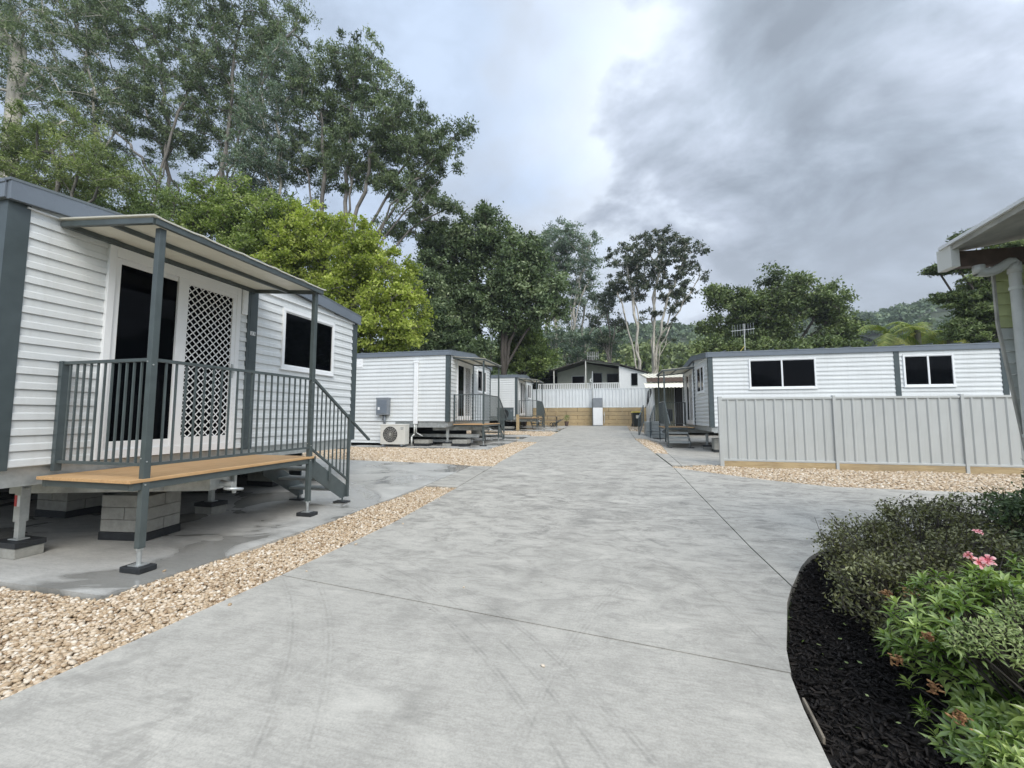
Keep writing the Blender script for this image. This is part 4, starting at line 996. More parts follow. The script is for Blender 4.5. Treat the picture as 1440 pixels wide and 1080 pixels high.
def tubes_np(name, E, m, parent, nseg=5):
    """E: list of (p0,p1,r0,r1)"""
    P0 = np.array([e[0] for e in E]); P1 = np.array([e[1] for e in E]); R0 = np.array([e[2] for e in E]); R1 = np.array([e[3] for e in E])
    d = P1 - P0; L_ = np.linalg.norm(d, axis=1, keepdims=True) + 1e-9; d = d / L_
    P1 = P1 + d * np.minimum(R1[:, None] * .5, L_ * .2)
    u = np.where(np.abs(d[:, 2:3]) < .9, np.array([[0, 0, 1.]]), np.array([[1., 0, 0]]))
    a = np.cross(d, u); a /= np.linalg.norm(a, axis=1, keepdims=True) + 1e-9; b = np.cross(d, a)
    th = np.arange(nseg) * 2 * math.pi / nseg; cs, sn = np.cos(th)[None, :, None], np.sin(th)[None, :, None]
    ring = a[:, None] * cs + b[:, None] * sn
    V = np.concatenate([P0[:, None] + ring * R0[:, None, None], P1[:, None] + ring * R1[:, None, None]], 1)
    n = len(E); base = (np.arange(n) * 2 * nseg)[:, None]; i = np.arange(nseg)[None]; j = (i + 1) % nseg
    F = np.stack([base + i, base + j, base + nseg + j, base + nseg + i], -1).reshape(-1, 4)
    return np_mesh(name, V.reshape(-1, 3), F, m, parent, smooth=True)

def tree(name, label, cat, Yd, base_px, blobs, leafm, bark, n=160, K=170, rc=.75, leaf=(.20, .07), trunk_r=.22, forks=.35, droop=.8, seed=1, flat=.7, tip=.016, group=None, multi=1, gap=0.0, wig=.25, base_z=None, shell=2.0, bs=None, spread=1.0):
    r = np.random.default_rng(seed)
    B = at(base_px, 500, Yd); bx_, by_ = B[0], B[1]; bz = gf(bx_, by_) if base_z is None else base_z
    base = np.array([bx_, by_, bz])
    ell = []
    for q in blobs:
        c = at(q[0], q[1], Yd); s = mpp(c); ry = q[3] * s; rx = q[2] * s; ell.append((c, np.array([rx, min(rx, ry) * .5 + rx * .4, ry]), q[4] if len(q) > 4 else 1.0))
    vol = np.array([(e[1].prod()) ** .75 * e[2] for e in ell]); vol /= vol.sum()
    t = thing(name, label, cat, tuple(base), 0, group)
    pts = []
    for e, v in zip(ell, vol):
        k = max(3, int(n * v)); dd = r.normal(0, 1, (k, 3)); dd /= np.linalg.norm(dd, axis=1, keepdims=True)
        rad = r.uniform(0, 1, (k, 1)) ** (1 / (shell + .6)) ; pts.append(e[0] + dd * rad * e[1] * .93)
    T = np.concatenate(pts)
    if gap:
        # drop clumps in random pockets so the sky shows through
        h = r.uniform(-1, 1, (int(9 * gap) + 3, 3)); lo, hi = T.min(0), T.max(0); H = lo + (h * .5 + .5) * (hi - lo); rad = (hi - lo).max() * .085
        keep = np.ones(len(T), bool)
        for q in H: keep &= np.linalg.norm(T - q, axis=1) > rad
        T = T[keep]
    T = T[T[:, 2] > bz + .25]
    # skeleton
    top = T[:, 2].max(); cen = T.mean(0); nodes = [base.copy()]; par = [-1]; low = T[:, 2].min()
    fz = bz + max(.3, (low - bz)) * (.35 + forks)
    big_ = [e for e in ell]; stems = []; mains = []
    for mi in range(multi):
        ang = r.uniform(0, 6.28); sp_ = (top - bz) * .045 * (multi > 1)
        tgt = np.array([bx_ + (cen[0] - bx_) * .4 + sp_ * (mi - (multi - 1) / 2) * 1.4, by_ + (cen[1] - by_) * .3 + sp_ * math.sin(ang), fz * r.uniform(.85, 1.15) if multi > 1 else fz]); tgt[2] = max(tgt[2], bz + .6)
        prev = 0; st = 6; ph = r.uniform(0, 6); chain = []
        for i in range(1, st + 1):
            f = i / st; p = base * (1 - f) + tgt * f + np.array([math.sin(f * 4 + ph), math.cos(f * 3 + ph), 0]) * wig * .6 * math.sin(f * math.pi)
            nodes.append(p); par.append(prev); prev = len(nodes) - 1; chain.append(prev)
        stems.append(chain)
    for e in sorted(big_, key=lambda e: e[0][2]):
        # one main limb per crown lobe, ascending steeply then fanning outwards
        goal = e[0] + np.array([0, 0, -.25 * e[1][2]]) + r.normal(0, .12, 3) * e[1]
        ch = min(stems, key=lambda c: abs(nodes[c[-1]][0] - goal[0]) + r.uniform(0, 1.5))
        s0 = ch[-1] if goal[2] > nodes[ch[-1]][2] + 1 else ch[3]
        if goal[2] < nodes[s0][2] + .3: s0 = ch[2]
        p0 = nodes[s0]; L_ = np.linalg.norm(goal - p0); ctl = p0 + np.array([(goal[0] - p0[0]) * .25, (goal[1] - p0[1]) * .25, max(.15 * L_, (goal[2] - p0[2]) * .62)])
        prev = s0; k = max(4, int(L_ / 1.1))
        for i in range(1, k + 1):
            f = i / k; p = p0 * (1 - f) ** 2 + ctl * 2 * f * (1 - f) + goal * f * f + r.normal(0, .022, 3) * min(L_, 6) * (f < 1)
            nodes.append(p); par.append(prev); prev = len(nodes) - 1
            if f > .35: mains.append(prev)
    cand = list(mains); order = np.argsort(np.min(np.linalg.norm(T[:, None] - np.array([nodes[c] for c in mains])[None], axis=2), axis=1))
    leafnode = []
    for ti in order:
        q = T[ti]; A = np.array([nodes[c] for c in cand]); dv = q - A; dist = np.linalg.norm(dv, axis=1) + np.maximum(0, A[:, 2] - q[2] + .1) * 1.8
        c = cand[int(np.argmin(dist))]; p0 = nodes[c]; L_ = np.linalg.norm(q - p0); k = 2 if L_ < 1.6 else (3 if L_ < 4 else 5); prev = c
        sag = np.array([0, 0, -.07 * L_])
        for i in range(1, k + 1):
            f = i / k; p = p0 * (1 - f) + q * f - sag * math.sin(f * math.pi) + r.normal(0, .05, 3) * L_ * (f < 1) * .7
            nodes.append(p); par.append(prev); prev = len(nodes) - 1; cand.append(prev)
        leafnode.append(prev)
    cnt = np.zeros(len(nodes)); 
    for q in leafnode: cnt[q] += 1
    for i in range(len(nodes) - 1, 0, -1): cnt[par[i]] += cnt[i]
    tot = max(cnt[0], 1); ex = math.log(trunk_r / tip) / math.log(tot) if tot > 1 else .5
    rad = tip * np.maximum(cnt, 1) ** ex
    E = []
    for i in range(1, len(nodes)):
        r0 = min(rad[par[i]], rad[i] * 1.35); r1 = rad[i]
        if par[i] == 0: r0 = rad[i] * 1.25
        E.append((nodes[par[i]], nodes[i], r0, r1))
    for q in leafnode:     # twigs
        for _ in range(4):
            dd = r.normal(0, 1, 3); dd[2] = abs(dd[2]) * .6; dd /= np.linalg.norm(dd); E.append((nodes[q], nodes[q] + dd * rc * .75, tip * .8, tip * .3))
    E = [(a - base, b - base, c_, d_) for a, b, c_, d_ in E]
    tk = tubes_np('trunk', E, bark, t)
    # leaves in clumps, each clump made of a few tufts
    n2 = len(T); per = np.maximum(10, (K * r.uniform(.55, 1.3, n2)).astype(int)); idx = np.repeat(np.arange(n2), per)
    rcs = rc * r.uniform(.65, 1.25, n2) * spread; ct = r.normal(0, .16, n2); nt_ = 7
    tu = r.normal(0, 1, (n2, nt_, 3)); tu /= np.linalg.norm(tu, axis=2, keepdims=True); tu *= r.uniform(.3, 1., (n2, nt_, 1)) * np.array([1, 1, flat])
    ch = r.integers(0, nt_, len(idx)); C = T[idx] + tu[idx, ch] * rcs[idx][:, None] * .8 + r.normal(0, .24, (len(idx), 3)) * rcs[idx][:, None] * np.array([1, 1, flat])
    C -= base
    hh = (C[:, 2] - C[:, 2].min()) / (np.ptp(C[:, 2]) + 1e-6)
    tint = np.clip(.45 + ct[idx] + r.normal(0, .15, len(idx)), 0, 1)
    leaf_mesh('crown', C, leaf[0], leaf[1], leafm, t, r, droop, tint)
    return t

GT = 'tall trees behind the left hand cabins'
# --- far left tall gums (filling the upper left)
tree('gum_tree', 'very tall gum with pale trunk at the left edge of the photo', 'tree', 17, 2, [(30, 60, 80, 110), (-60, 40, 110, 120), (90, 150, 50, 60, .6)], L_euc, B_pale, n=300, K=115, rc=.8, leaf=(.20, .06), trunk_r=.42, seed=11, gap=.6, forks=1.7, wig=.1, tip=.012, group=GT)
tree('gum_tree', 'slim gum with straight pale stem just right of the edge tree', 'tree', 21, 138, [(125, 60, 60, 95), (150, 150, 45, 70), (95, 0, 60, 50)], L_euc, B_pale, n=300, K=115, rc=.68, leaf=(.22, .07), trunk_r=.13, seed=12, gap=1.8, forks=.5, group=GT)
tree('gum_tree', 'tall leaning gum in the middle of the left hand group', 'tree', 24, 232, [(215, 40, 75, 85), (240, 150, 62, 80), (190, 190, 40, 70), (290, 60, 50, 80)], L_euc, B_grey, n=440, K=120, rc=.7, leaf=(.24, .075), trunk_r=.17, seed=13, gap=1.8, forks=.3, group=GT, multi=2)
tree('gum_tree', 'open crowned gum with dark curving limbs reaching the top edge', 'tree', 25, 292, [(340, 20, 80, 60), (330, 110, 70, 70), (385, 60, 50, 70), (300, 180, 55, 60), (425, 22, 22, 22, .6)], L_euc, B_grey, n=440, K=112, rc=.7, leaf=(.24, .07), trunk_r=.18, seed=14, gap=2, forks=.3, group=GT, multi=2)
tree('gum_tree', 'grey foliaged slender gum left of the big spreading gum', 'tree', 24, 360, [(370, 190, 52, 85), (395, 110, 42, 60), (350, 255, 48, 45)], L_euc2, B_pale, n=300, K=110, rc=.68, leaf=(.22, .065), trunk_r=.12, seed=15, gap=1.5, forks=.35, group=GT, multi=2)
# --- big spreading gum
tree('gum_tree', 'big spreading gum with broad rounded crown against the sky', 'tree', 26, 452,
     [(500, 100, 62, 48), (455, 150, 60, 66), (540, 170, 66, 66), (590, 200, 45, 55), (500, 225, 70, 60), (580, 265, 55, 42), (625, 235, 30, 50), (640, 190, 22, 20, .8), (440, 235, 45, 50), (560, 320, 50, 30, .7), (620, 290, 35, 26), (662, 178, 9, 9, .6)],
     L_euc, B_grey, n=760, K=125, rc=.66, leaf=(.25, .08), trunk_r=.30, seed=21, gap=2, forks=.2, group=GT, tip=.014, multi=2)
tree('gum_tree', 'dense dark gum filling the gap between the leaning gums and the spreading gum', 'tree', 31, 405, [(400, 60, 50, 50), (430, 120, 40, 60), (340, 200, 60, 60), (260, 220, 60, 50), (420, 260, 50, 50), (180, 90, 60, 90), (60, 100, 70, 90)], L_euc, B_grey, n=330, K=75, rc=.75, leaf=(.28, .085), trunk_r=.2, seed=16, gap=2, forks=.3, group=GT, multi=3)
# --- olive-green soft tree lower left
tree('wattle_tree', 'feathery yellow green tree above the near cabin roof', 'tree', 14.5, 60, [(70, 185, 80, 40), (20, 225, 70, 45), (125, 225, 60, 35), (150, 255, 55, 25), (60, 250, 90, 30)], L_olive, B_grey, n=190, K=190, rc=.55, leaf=(.17, .04), trunk_r=.16, seed=31, droop=.3, forks=.2, group=GT)
tree('wattle_tree', 'dark understorey tree peeping over the near cabin roof', 'tree', 17, 200, [(190, 275, 75, 45), (110, 290, 60, 35), (250, 300, 50, 50), (150, 330, 100, 60)], L_mid, B_grey, n=170, K=190, rc=.7, leaf=(.18, .06), trunk_r=.14, seed=32, gap=.5, group=GT)
# --- green and lime trees
tree('maple_tree', 'mid green leafy tree behind the near cabin canopy', 'tree', 17.5, 330, [(300, 285, 38, 38), (345, 300, 48, 52), (400, 330, 52, 60), (300, 340, 50, 60), (360, 390, 70, 70)], L_fresh, B_grey, n=460, K=140, rc=.55, leaf=(.145, .09), trunk_r=.2, seed=41, droop=.2, shell=3, group=GT)
tree('maple_tree', 'bright lime green leafy tree right of the near cabin', 'tree', 17, 520, [(435, 330, 48, 46), (490, 350, 52, 48), (540, 400, 55, 55), (480, 420, 70, 60), (570, 445, 34, 52), (520, 470, 72, 40), (420, 380, 50, 60)], L_lime, B_grey, n=560, K=150, rc=.52, leaf=(.145, .095), trunk_r=.2, seed=42, droop=.2, shell=3, group=GT)
# --- dark green spreading tree
tree('fig_tree', 'large dark green tree with thick spreading limbs behind the second cabin', 'tree', 30, 690,
     [(680, 335, 55, 46), (640, 370, 50, 50), (720, 370, 48, 50), (745, 400, 52, 42), (640, 420, 52, 40), (700, 430, 60, 40), (765, 430, 30, 30), (612, 345, 26, 36), (655, 455, 55, 20, .6), (740, 360, 30, 28)],
     L_dark, B_dark, n=480, K=190, rc=.95, leaf=(.26, .14), trunk_r=.42, seed=51, droop=.2, gap=.5, forks=.1, tip=.02, group=GT, multi=3)
tree('fig_tree', 'dark green filler tree between lime tree and the dark spreading tree', 'tree', 27, 620, [(600, 400, 26, 60), (610, 460, 40, 40), (590, 490, 60, 25), (650, 488, 50, 22)], L_dark, B_dark, n=170, K=190, rc=.8, leaf=(.24, .12), trunk_r=.2, seed=52, droop=.2, group=GT)
tree('fig_tree', 'fresh green lower tree to the right of the thick limbed trunk', 'tree', 33, 735, [(735, 478, 36, 34), (750, 505, 40, 20), (715, 500, 26, 20)], L_mid, B_dark, n=160, K=170, rc=.8, leaf=(.24, .12), trunk_r=.18, seed=53, droop=.2, group=GT)
# --- pale trunked gums at centre
tree('gum_tree', 'pale barked gum with several white stems at centre', 'tree', 55, 778, [(790, 345, 46, 36), (770, 375, 36, 30), (815, 375, 32, 34), (800, 410, 30, 24, .6), (835, 335, 12, 10, .5), (828, 395, 14, 18, .5)], L_euc2, B_pale, n=300, K=80, rc=.88, leaf=(.36, .12), trunk_r=.36, seed=61, gap=1.6, forks=.3, wig=.1, multi=3, tip=.02)
tree('gum_tree', 'slender white stemmed gum right of the pale barked gum', 'tree', 56, 800, [(822, 420, 22, 22, .7), (850, 432, 14, 22, .6), (840, 470, 14, 12, .5), (800, 450, 20, 20, .5)], L_euc2, B_pale, n=70, K=80, rc=1.0, leaf=(.34, .12), trunk_r=.22, seed=62, gap=.8, forks=.4, wig=.1, multi=2, tip=.02)
tree('gum_tree', 'bushy low gum behind the far fence, beneath the white stems', 'tree', 52, 815, [(800, 485, 40, 18), (850, 480, 34, 18), (770, 480, 30, 26), (830, 500, 60, 12)], L_euc2, B_pale, n=110, K=90, rc=.9, leaf=(.34, .13), trunk_r=.2, seed=63)
# --- silhouette gum
tree('gum_tree', 'dark rounded gum with bare forking trunks standing alone on the skyline', 'tree', 46, 897,
     [(925, 340, 46, 20), (880, 360, 34, 28), (960, 362, 34, 30), (920, 375, 48, 34), (985, 385, 10, 14, .6), (890, 405, 38, 24), (950, 405, 36, 26), (862, 395, 14, 26), (930, 445, 34, 16, .7), (935, 475, 16, 8, .8)],
     L_dusk, B_pale, n=430, K=62, rc=.55, leaf=(.28, .12), trunk_r=.26, seed=74, gap=.6, forks=.05, multi=2, tip=.020, wig=.1)
tree('gum_tree', 'small dark gum left of the rounded skyline gum', 'tree', 48, 862, [(852, 425, 16, 18, .8), (838, 450, 16, 14, .8), (866, 455, 14, 14, .8), (850, 480, 18, 10)], L_dusk, B_grey, n=60, K=75, rc=.8, leaf=(.28, .12), trunk_r=.16, seed=72, gap=.6, tip=.02)
# --- broad tree on the right
tree('broad_tree', 'broad dark green tree behind the right cabin roof', 'tree', 36, 1085,
     [(1085, 405, 46, 30), (1040, 430, 42, 34), (1130, 415, 38, 34), (1090, 450, 60, 40), (1165, 440, 32, 28), (1190, 462, 24, 26), (1010, 412, 18, 12), (1005, 458, 26, 14), (1150, 478, 60, 22), (1060, 480, 70, 18), (1172, 405, 10, 8, .6)],
     L_broad, B_dark, n=430, K=150, rc=.85, leaf=(.25, .12), trunk_r=.32, seed=81, droop=.2, gap=1.0, forks=.05, multi=3, tip=.02)
tree('broad_tree', 'low dark hedge like trees right behind the right cabin roof', 'tree', 30, 1060, [(1010, 490, 40, 10), (1070, 492, 50, 14), (1140, 492, 50, 14), (1185, 494, 30, 12)], L_broad, B_dark, n=170, K=140, rc=.7, leaf=(.22, .11), trunk_r=.2, seed=82, droop=.2)
# --- pines / casuarina at right
tree('cypress_tree', 'layered dark tree with flat branches beside the green building', 'tree', 22, 1400, [(1400, 395, 55, 14), (1360, 420, 50, 13), (1410, 440, 60, 16), (1385, 465, 60, 20), (1425, 350, 40, 14, .8), (1345, 376, 34, 8, 1.3), (1320, 383, 16, 5, 1.2), (1385, 330, 34, 12, 1.2), (1425, 312, 30, 10, 1.2)], L_broad, B_dark, n=330, K=170, rc=.45, leaf=(.17, .05), trunk_r=.22, seed=91, droop=.1, flat=.35, gap=.6, tip=.012)
tree('broad_tree', 'dark bushy tree between the palms and the layered tree', 'tree', 33, 1370, [(1370, 470, 30, 20), (1400, 478, 50, 18)], L_broad, B_dark, n=110, K=150, rc=.6, leaf=(.2, .09), trunk_r=.15, seed=92, droop=.2)

def palm(label, px, py, Yd, s, seed, nf=18):
    r = np.random.default_rng(seed); c = at(px, py, Yd); bz = gf(c[0], c[1]); H = c[2] - bz
    t = thing('palm_tree', label, 'palm', (c[0], c[1], bz), 0, 'palms behind the right cabin roof')
    E = [((0, 0, H * i / 8), (0, 0, H * (i + 1) / 8), .22 - .012 * i, .21 - .012 * i) for i in range(8)]
    tubes_np('trunk', [(np.array(a), np.array(b), x, y) for a, b, x, y in E], B_grey, t, 9)
    V = []; F = []; tn = []
    for k in range(nf):
        az = r.uniform(0, 6.28); el = r.uniform(-.5, 1.25); L_ = s * r.uniform(.8, 1.15); p = np.array([0, 0, H]); dirv = np.array([math.cos(az) * math.cos(el), math.sin(az) * math.cos(el), math.sin(el)])
        tt = r.uniform(.2, .8) if el > -.1 else r.uniform(.7, 1.); m_ = 16
        for i in range(m_):
            q = p + dirv * L_ / m_; side = np.cross(dirv, [0, 0, 1]); side /= np.linalg.norm(side) + 1e-6
            wl = s * .20 * math.sin(math.pi * (i + 1.5) / (m_ + 2)) + .1
            for sg in (1, -1):
                for h_ in (0, .5):
                    b_ = p + (q - p) * h_; o = len(V); tipp = b_ + side * sg * wl + dirv * wl * .5 + np.array([0, 0, -.35 * wl]) + r.normal(0, .03, 3)
                    V += [b_, b_ + dirv * .04, tipp, b_ - dirv * .01]; F.append((o, o + 1, o + 2, o + 3)); tn.append(tt + r.normal(0, .08))
            dirv = dirv + np.array([0, 0, -.15]); dirv /= np.linalg.norm(dirv); p = q
    np_mesh('fronds', np.array(V), np.array(F), L_palm, t, np.clip(np.array(tn), 0, 1))
palm('leftmost palm with arching yellow green fronds', 1252, 474, 25, 1.9, 1)
palm('middle palm with a yellowing frond', 1290, 466, 26, 1.9, 2)
palm('rightmost palm with darker fronds', 1335, 472, 25, 1.8, 3)
pot('leafy pot plant at the foot of the far wall left of the table', -6.6, 31.6, 1.2, 5)
pot('low pot plant at the foot of the far wall right of the table', -3.4, 32.2, 1.0, 6)

# ------------------------------------------------------------ HILLS
def hill(name, prof, Y0, Y1, m, zfoot=0., dens=1.0, blob=3.2, lm=None, lab=None, leafn=34, xr=None):
    """prof: list of (x, z) skyline at distance Y1; slope rises from Y0"""
    xs = np.linspace(prof[0][0], prof[-1][0], 90); zs = np.interp(xs, [p[0] for p in prof], [p[1] for p in prof])
    ny = 24; f = np.linspace(0, 1, ny); r = np.random.default_rng(len(lab))
    def H(x, f_):
        z = np.interp(x, xs, zs); k = np.sin(np.clip(f_, 0, 1) * math.pi / 2) ** 1.1
        return zfoot + (z - zfoot) * k * (1 + .06 * np.sin(x * .05 + f_ * 5) * (1 - f_) * 2)
    X, Fq = np.meshgrid(xs, np.concatenate([f, [1.15, 1.6]])); Z = np.where(Fq <= 1, H(X, Fq), H(X, np.ones_like(Fq)) * (1 - (Fq - 1) * .9)); Yq = Y0 + (Y1 - Y0) * Fq
    nx = len(xs); i, j = np.meshgrid(np.arange(nx - 1), np.arange(ny + 1)); a = (j * nx + i).ravel()
    V = np.stack([X, Yq, Z], -1).reshape(-1, 3)
    np_mesh(name, V, np.stack([a, a + 1, a + nx + 1, a + nx], 1), m, smooth=True)['kind'] = 'structure'
    A = (xs[-1] - xs[0]) * (Y1 - Y0); nb = int(dens * A / (blob * blob * 1.1)); x = r.uniform(xs[0], xs[-1], nb); ff_ = r.uniform(.02, 1.03, nb); y = Y0 + (Y1 - Y0) * ff_
    z = H(x, np.clip(ff_, 0, 1)) + blob * .35
    T = np.stack([x, y, z], 1); idx = np.repeat(np.arange(nb), leafn); sz = blob * r.uniform(.55, 1.15, nb)
    dd = r.normal(0, 1, (len(idx), 3)); dd /= np.linalg.norm(dd, axis=1, keepdims=True); dd[:, 2] = np.abs(dd[:, 2]) * 1.0 - .15
    C = T[idx] + dd * sz[idx][:, None] * np.array([.85, .85, .9]) * r.uniform(.6, 1.0, (len(idx), 1))
    tint = np.clip(.45 + r.normal(0, .22, nb)[idx] + r.normal(0, .12, len(idx)), 0, 1)
    o = leaf_mesh('forest', C, blob * .42, blob * .26, lm, None, r, 0, tint); tag(o, lab, 'forest', kind='stuff')
M_hill = mat('hill_ground', (.045, .06, .032), .95, var=.3, vscale=.05)
# positions follow the skylines: far hill, near pale green hill, right hand hill
def sk(pts, Y): return [(float(at(x, y + 9, Y)[0]), float(at(x, y + 9, Y)[2])) for x, y in pts]
hill('hills', sk([(600, 500), (760, 480), (830, 470), (880, 462), (930, 460), (972, 469), (1010, 470), (1060, 462), (1130, 458), (1215, 449), (1300, 445)], 230), 110, 230, M_hill, 2, .8, 4.2, L_hill, 'distant forested hill seen between the skyline gum and the broad tree')
hill('hills', sk([(1120, 470), (1180, 458), (1215, 446), (1260, 434), (1330, 416), (1400, 400), (1500, 385), (1700, 370)], 200), 90, 200, M_hill, 2, .8, 3.6, L_hill, 'forested hill rising at the right behind the palms')
hill('hills', sk([(560, 500), (740, 498), (850, 496), (900, 492), (960, 492), (1000, 497), (1060, 500), (1200, 505)], 95), 58, 95, M_hill, 2, .9, 2.6, L_hill2, 'paler green wooded slope just behind the far house')
def reflection_hills():  # out-of-view ring, added so the glass reflects dark land instead of sky
    n = 72; V = []; F = []
    for i in range(n + 1):
        a = R_(-165) + R_(330) * i / n - math.pi / 2   # leaves the view direction open
        h = 15 + 6 * math.sin(i * .7) + 3 * math.sin(i * 1.9)
        for rr, z in ((60, -1), (85, h * .45), (130, h)): V.append((rr * math.cos(a), rr * math.sin(a), z))
    for i in range(n):
        for j in range(2): b_ = 3 * i + j; F.append((b_, b_ + 3, b_ + 4, b_ + 1))
    V = np.array(V); F = np.array(F); ang = np.arctan2(V[:, 1], V[:, 0])
    keep = [f for f in F if not any(V[q, 1] > 8 for q in f)]
    np_mesh('hills', V, np.array(keep), M_hill, smooth=True)['kind'] = 'structure'
reflection_hills()

# ------------------------------------------------------------ planted bed in the right foreground
bed = [(.815, -1.5), (.815, 1.2), (.845, 2.02), (.885, 2.36), (.935, 2.66), (1.015, 2.92), (1.135, 3.23), (1.275, 3.61), (1.435, 3.955), (1.71, 4.485), (1.89, 4.77), (2.09, 5.02), (2.41, 5.32), (2.8, 5.6), (3.6, 5.93), (5.2, 6.08), (12, 6.08), (12, -1.5)]
M_soil = mat('black_soil', (.016, .013, .011), .95, var=.4, vscale=30, bump=.8, bscale=90)
sheet('garden_bed', bed, M_soil, top=-.05)
def mulch():
    r = np.random.default_rng(5); n = 26000; x = r.uniform(.8, 3.0, n); y = r.uniform(1.4, 5.8, n); k = inpoly(x, y, bed); x, y = x[k], y[k]; n = len(x)
    C = np.stack([x, y, -.035 + r.uniform(-.01, .022, n)], 1); a = r.normal(0, 1, (n, 3)); a[:, 2] *= .3; a /= np.linalg.norm(a, axis=1, keepdims=True)
    b = np.cross(a, r.normal(0, .35, (n, 3)) + np.array([0, 0, 1])); b /= np.linalg.norm(b, axis=1, keepdims=True); c = np.cross(a, b)
    L_ = r.uniform(.008, .030, (n, 1)); W_ = r.uniform(.004, .009, (n, 1)); T_ = W_ * .5
    vs = [C + sx * a * L_ + sy * b * W_ + sz * c * T_ for sx, sy, sz in ((-1, -1, -1), (1, -1, -1), (1, 1, -1), (-1, 1, -1), (-1, -1, 1), (1, -1, 1), (1, 1, 1), (-1, 1, 1))]
    V = np.stack(vs, 1).reshape(-1, 3); bf = np.array([(4, 5, 6, 7), (0, 1, 5, 4), (1, 2, 6, 5), (2, 3, 7, 6), (3, 0, 4, 7)])
    F = (bf[None] + (np.arange(n) * 8)[:, None, None]).reshape(-1, 4)
    o = np_mesh('mulch', V, F, M_mulch, None, np.repeat(r.beta(1.2, 3.5, n), 5)); tag(o, 'dark bark mulch covering the curved garden bed', 'mulch', kind='stuff')
mulch()
r_ = np.random.default_rng(8)
k = np.stack([r_.uniform(1.0, 1.6, 26), r_.uniform(2.1, 4.2, 26), np.full(26, -.012)], 1)
o = leaf_mesh('fallen_leaves', k, .028, .016, L_young, None, r_, 0, up=5); tag(o, 'small pale fallen leaves scattered on the mulch', 'leaf litter', kind='stuff')
mb = MB(); mb.bar((.872, 2.17, -.012), (.90, 2.44, -.012), .012, .04); o = mb.build('timber_edging', M_pot, bevel=.003); tag(o, 'short reddish timber strip wedged along the garden bed edge', 'edging')

def shrub(name, label, C0, blobs, leafm, n, K, leaf, rc, seed, bark=B_dark, tip=.003, droop=-.3):
    """blobs: (x,y,z,rx,ry,rz) in metres"""
    r = np.random.default_rng(seed); base = np.array([C0[0], C0[1], -.05]); t = thing(name, label, 'shrub', tuple(base), 0, 'shrubs in the garden bed')
    vol = np.array([b[3] * b[4] * b[5] for b in blobs]) ** .7; vol /= vol.sum(); T = []
    for b, v in zip(blobs, vol):
        k = max(6, int(n * v)); dd = r.normal(0, 1, (k, 3)); dd[:, 2] = np.abs(dd[:, 2]) * 1.1 - .35; dd /= np.linalg.norm(dd, axis=1, keepdims=True)
        T.append(np.array(b[:3]) + dd * r.uniform(.55, 1, (k, 1)) ** .6 * np.array(b[3:]))
    T = np.concatenate(T); T = T[T[:, 2] > .02]; E = []
    stems = [base + np.array([r.normal(0, .10), r.normal(0, .10), 0]) for _ in range(9)]
    for q in T:
        s0 = stems[int(np.argmin([np.linalg.norm(q - s_) + r.uniform(0, .3) for s_ in stems]))]; mid = s0 * .45 + q * .55 + np.array([0, 0, -.03]) + r.normal(0, .03, 3)
        E += [(s0, mid, tip * 2.6, tip * 1.6), (mid, q, tip * 1.6, tip)]
        for _ in range(3):
            e = q + r.normal(0, 1, 3) * rc * .6; E.append((q, e, tip * .8, tip * .4))
    tubes_np('stems', [(a - base, b - base, c, d_) for a, b, c, d_ in E], bark, t, 4)
    per = (K * r.uniform(.6, 1.3, len(T))).astype(int); idx = np.repeat(np.arange(len(T)), per)
    C = T[idx] + r.normal(0, .5, (len(idx), 3)) * rc * np.array([1, 1, .7]) - base
    tint = np.clip(.45 + r.normal(0, .15, len(T))[idx] + r.normal(0, .18, len(idx)), 0, 1)
    leaf_mesh('foliage', C, leaf[0], leaf[1], leafm, t, r, droop, tint, up=1.2)
    return t, T
shrub('azalea_shrub', 'low small leaved bronze green shrub at the back of the garden bed', (2.45, 4.2), [(2.15, 4.15, .25, .42, .38, .30), (2.6, 4.3, .30, .5, .45, .40), (3.1, 4.4, .34, .5, .45, .42), (1.95, 3.9, .18, .28, .28, .22)], L_box, 420, 44, (.030, .014), .085, 3)
shrub('azalea_shrub', 'small leaved shrub nearest the mulch in the middle of the bed', (1.95, 3.35), [(1.80, 3.35, .18, .34, .34, .26), (2.15, 3.5, .22, .36, .34, .30), (1.75, 3.05, .10, .20, .22, .18), (2.5, 3.65, .26, .4, .34, .34)], L_box, 400, 46, (.028, .013), .08, 4)
shrub('azalea_shrub', 'darker upright shrub at the far right edge of the bed', (3.35, 4.0), [(3.25, 4.05, .50, .35, .35, .42), (3.5, 4.1, .65, .35, .35, .42), (3.6, 3.7, .5, .35, .35, .5)], L_dark, 260, 55, (.05, .018), .10, 5)

